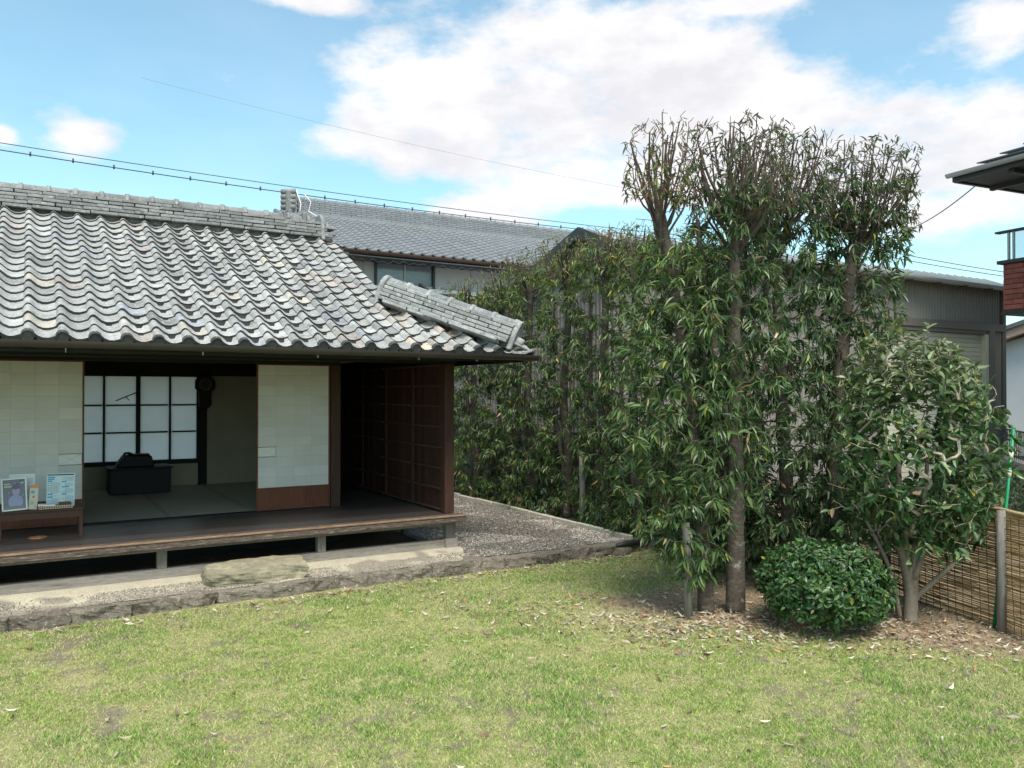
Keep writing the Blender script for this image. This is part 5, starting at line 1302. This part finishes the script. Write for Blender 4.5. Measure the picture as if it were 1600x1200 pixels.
# clipped round bush
def bush():
    t = thing('round_bush', (5.71, 4.50, 0), 'low clipped round dark green glossy bush on bare earth', 'bush')
    S = Skel(); tn = []
    for k in range(7):
        a = k*.9; p = [(5.71, 4.50, 0), (5.71+.08*math.cos(a), 4.50+.08*math.sin(a), .15), (5.71+.22*math.cos(a), 4.50+.22*math.sin(a), .35)]
        b = MB(); smooth_tube(b, p, [.022, .018, .01], 7); b.build('stem', M['bark'], t)
        par = -1
        for q_ in p: par = S.add(q_, par, .01); tn.append(par)
    n = 1800; v = rng.normal(0, 1, (n*2, 3)); v /= np.linalg.norm(v, axis=1, keepdims=True); v = v[v[:, 2] > -.72][:n]
    rad = np.array([.54, .54, .385]); u = rng.uniform(.80, 1.0, (n, 1)); q = v*u*rad*(1+.04*np.sin(v[:, :1]*5+1)*np.cos(v[:, 1:2]*4+v[:, 2:]*3)+0.02*np.sin(v[:, 2:]*9+v[:, :1]*8))*np.where(rng.random((n, 1)) < .05, rng.uniform(1.04, 1.13, (n, 1)), 1)+np.array([5.71, 4.50, .40])
    q[:, 2] = np.maximum(q[:, 2], .06)
    ends = S.grow(list(q[:500]), root=2, allowed=list(tn), below=0)
    r = S.radii(.0018, .42); V, F = S.mesh(r, [i_ for i_ in range(len(S.p)) if i_ not in set(tn)], 4); npmesh('branches', V, F, M['twig'], np.tile([.09, .07, .05], (len(V), 1)), t, 'stuff')
    P_, D, l, w = clusters(list(q), list(v*.8+np.array([0, 0, .15])), (5, 9), (.042, .066), w=.50, droop=.12, spread=.8)
    up = np.repeat(v, 1, axis=0)
    out = P_-np.array([5.71, 4.50, .36]); out /= np.linalg.norm(out, axis=1, keepdims=True)
    pal = np.array([[.028, .075, .022], [.050, .12, .030], [.09, .18, .045], [.17, .22, .09]]); c = green(len(P_), pal, np.array([.38, .34, .21, .07]), .002, .004)
    leaves(P_, D, l, w, c, t, up=out*1.0+np.array([0, 0, .35]), flip=.35)
bush()
# young plant by the house corner and shrubs beyond the fence
def simple_shrub(name, label, cat, cx, cy, cz, rx, ry, rz_, n, size, pal, w=.4, droop=.3, z0=0):
    t = thing(name, (cx, cy, z0), label, cat)
    S = Skel(); tn = []
    for k in range(5):
        a = k*1.3; p = [(cx, cy, z0), (cx+.25*rx*math.cos(a), cy+.25*ry*math.sin(a), z0+(cz-z0)*.5), (cx+.45*rx*math.cos(a), cy+.45*ry*math.sin(a), cz)]
        b = MB(); smooth_tube(b, p, [.015, .012, .008], 6); b.build('stem', M['bark'], t); par = -1
        for q_ in p: par = S.add(q_, par, .006); tn.append(par)
    v = rng.normal(0, 1, (n, 3)); v /= np.linalg.norm(v, axis=1, keepdims=True); q = v*rng.uniform(.5, 1, (n, 1))*np.array([rx, ry, rz_])+np.array([cx, cy, cz]); q[:, 2] = np.maximum(q[:, 2], z0+.03)
    ends = S.grow(list(q[:min(n, 200)]), root=0, allowed=list(tn), below=0)
    V, F = S.mesh(S.radii(.002, .45), [i_ for i_ in range(len(S.p)) if i_ not in set(tn)], 4); npmesh('branches', V, F, M['twig'], np.tile([.09, .07, .05], (len(V), 1)), t, 'stuff')
    P_, D, l, wd = clusters(list(q), list(v), (5, 9), size, w=w, droop=droop)
    leaves(P_, D, l, wd, green(len(P_), pal, np.array([.4, .3, .3])), t, individual=0, lite_=True)
simple_shrub('young_bamboo_plant', 'bright yellow green young plant beside the far corner post', 'plant', 6.35, 13.1, .75, .22, .22, .45, 34, (.10, .2), np.array([[.16, .24, .04], [.22, .30, .05], [.12, .2, .04]]), w=.12, droop=.4, z0=.12)
for x_, y_, lb_ in ((6.15, 6.25, 'dark leafy undergrowth between the leftmost tall trunk and the hedge'), (6.9, 6.2, 'dark leafy undergrowth behind the round bush'), (7.55, 6.0, 'dark leafy undergrowth behind the rightmost tall trunk')):
    simple_shrub('low_plant', lb_, 'plant', x_, y_, .62, .38, .38, .55, 210, (.08, .13), np.array([[.05, .095, .03], [.07, .13, .04], [.04, .08, .03]]), w=.26, droop=.7)
simple_shrub('low_shrub', 'dark clipped shrub before the iron railing at the right edge', 'shrub', 13.9, 6.7, .38, 1.3, 1.3, .42, 1100, (.05, .08), np.array([[.05, .09, .04], [.07, .12, .05], [.04, .07, .03]]))
simple_shrub('low_shrub', 'green shrub row growing further along before the grey block wall', 'shrub', 15.9, 8.0, .38, 1.2, 1.2, .4, 900, (.05, .08), np.array([[.05, .09, .04], [.07, .12, .05], [.04, .07, .03]]))
for k, (x, y) in enumerate(((6.85, 7.3), (6.8, 8.9), (6.85, 10.6), (6.85, 12.2))):
    simple_shrub('low_plant', ['leafy ground plant at the front foot of the hedge', 'leafy ground plant near the pale grey hedge post', 'leafy ground plant midway along the pale edging', 'leafy ground plant at the far end of the pale edging'][k], 'plant', x, y, .32, .35, .6, .28, 80, (.07, .12), np.array([[.05, .11, .03], [.07, .15, .04], [.04, .09, .03]]), w=.28, droop=.5, z0=.08)

# ------------------------------------------------------------------ fallen leaves
def dead_cols(n):
    pal = np.array([[.42, .34, .24], [.52, .46, .36], [.30, .19, .11], [.20, .12, .08], [.46, .22, .10], [.52, .46, .36]])
    return pal[rng.choice(6, n, p=[.32, .19, .24, .13, .05, .07])]*rng.uniform(.5, 1.2, (n, 1))
def litter():
    # scattered on the lawn
    n = 420; x1 = rng.uniform(-1.8, 6.5, n); y1 = rng.uniform(1.5, 7.85, n)
    n = 3400; a = rng.normal(0, 1, (n, 2)); x2 = 5.45+a[:, 0]*.95-.30*a[:, 1]; y2 = 4.75+a[:, 1]*.72-.55*a[:, 0]
    n = 900; x3 = rng.uniform(-2.5, 6.4, n); y3 = 7.80-np.abs(rng.normal(0, .10, n)); k = rng.random(n) < np.where(x3 > 2.2, 1, .4); x3 = x3[k]; y3 = y3[k]
    n = 400; x5 = rng.uniform(5.6, 7.3, n); y5 = rng.uniform(5.5, 8.0, n)
    x = np.concatenate([x1, x2, x3, x5]); y = np.concatenate([y1, y2, y3, y5])
    k = (y < 7.86) & (x < 7.1) & (y > .5); x = x[k]; y = y[k]; n = len(x)
    z = ground_z(x, y)+rng.uniform(.016, .028, n)
    a = rng.uniform(0, 6.283, n); D = np.stack([np.cos(a), np.sin(a), rng.normal(0, .12, n)], 1)
    l = rng.uniform(.022, .080, n); w = l*rng.uniform(.18, .42, n)
    P_ = np.stack([x, y, z], 1); X, Y, Z = leaf_frames(P_, D, l, w, flip=.45); Z = Z*rng.uniform(-2.5, 1, (n, 1))*1.2
    cols = dead_cols(n)
    cu, su = .51153, .85927; dep = cu*x+su*y; lat = (su*x-cu*y)/np.maximum(dep, .1)
    vis = (np.abs(lat) < .63) & (dep > 3.45)
    score = np.where(vis, l/dep, 0); o = np.argsort(-score); top = o[:160]; rest = o[160:]
    def colour_word(c):
        v = c.sum()/3; red = c[0]/max(c[2], .01)
        return 'rust orange' if red > 3.2 else ('dark brown' if v < .15 else ('tan brown' if v < .28 else 'pale beige'))
    for ob, lx, ly, cc_, ll_ in zip(leaf_objs('fallen_leaf', P_[top], X[top], Y[top], Z[top], cols[top], None, 'dead_obj'), x[top], y[top], cols[top], l[top]):
        w_ = colour_word(cc_)+' dry'
        dep_ = cu*lx+su*ly; la = (su*lx-cu*ly)/dep_
        side = 'left' if la < -.2 else ('middle' if la < .2 else 'right')
        if ly > 7.5: lab, gr = w_+' fallen leaf along the foot of the stone kerb, '+side+' part', 'fallen leaves along the kerb'
        elif dirt_mask(np.array([lx]), np.array([ly]))[0] > .4:
            lab, gr = w_+' fallen leaf on the bare earth '+('near the tall trunks' if lx < 5.5 else 'beside the round bush and camellia'), 'fallen leaves under the trees'
        else: lab, gr = w_+' fallen leaf on the '+{'left': 'left', 'middle': 'central', 'right': 'right'}[side]+' lawn, '+('close to the viewer' if dep_ < 4.6 else ('halfway back' if dep_ < 6 else 'far back')), 'fallen leaves on the lawn'
        tag(ob, lab, 'leaf', gr)
    leaf_stuff('leaf_litter', P_[rest], X[rest], Y[rest], Z[rest], cols[rest], None, LT2, LF2, 'dead_attr')
    # chaff: short straw and bark crumbs on the earth
    n = 60000; x = rng.uniform(-2, 7.2, n); y = rng.uniform(1.5, 7.9, n); k = rng.random(n) < (dirt_mask(x, y)*.9+.10+.35*straw_mask(x, y))
    x = x[k]; y = y[k]; n = len(x); a = rng.uniform(0, 6.283, n); D = np.stack([np.cos(a), np.sin(a), rng.normal(0, .2, n)], 1); l = rng.uniform(.012, .035, n)
    P_ = np.stack([x, y, ground_z(x, y)+rng.uniform(.004, .016, n)], 1); X, Y, Z = leaf_frames(P_, D, l, l*.16, flip=.3)
    leaf_stuff('straw_litter', P_, X, Y, Z, np.where(rng.random((n, 1)) < .3, np.array([.20, .15, .12]), np.array([.62, .50, .32]))*rng.uniform(.4, 1.25, (n, 1)), None, LT2, LF2, 'dead_attr')
    n = 900; x = rng.uniform(4.4, 6.5, n); y = 8.2+rng.random(n)*3.5; k = rng.random(n) < np.exp(-((x-5.9)/.6)**2-((y-9.2)/1.3)**2); x = x[k]; y = y[k]; n = len(x)
    a = rng.uniform(0, 6.283, n); D = np.stack([np.cos(a), np.sin(a), 0*a], 1); l = rng.uniform(.03, .07, n); P_ = np.stack([x, y, .158+0*x], 1); X, Y, Z = leaf_frames(P_, D, l, l*.3, flip=.3)
    leaf_stuff('leaf_litter', P_, X, Y, Z, dead_cols(n)*.45, None, LT2, LF2, 'dead_attr')
litter()
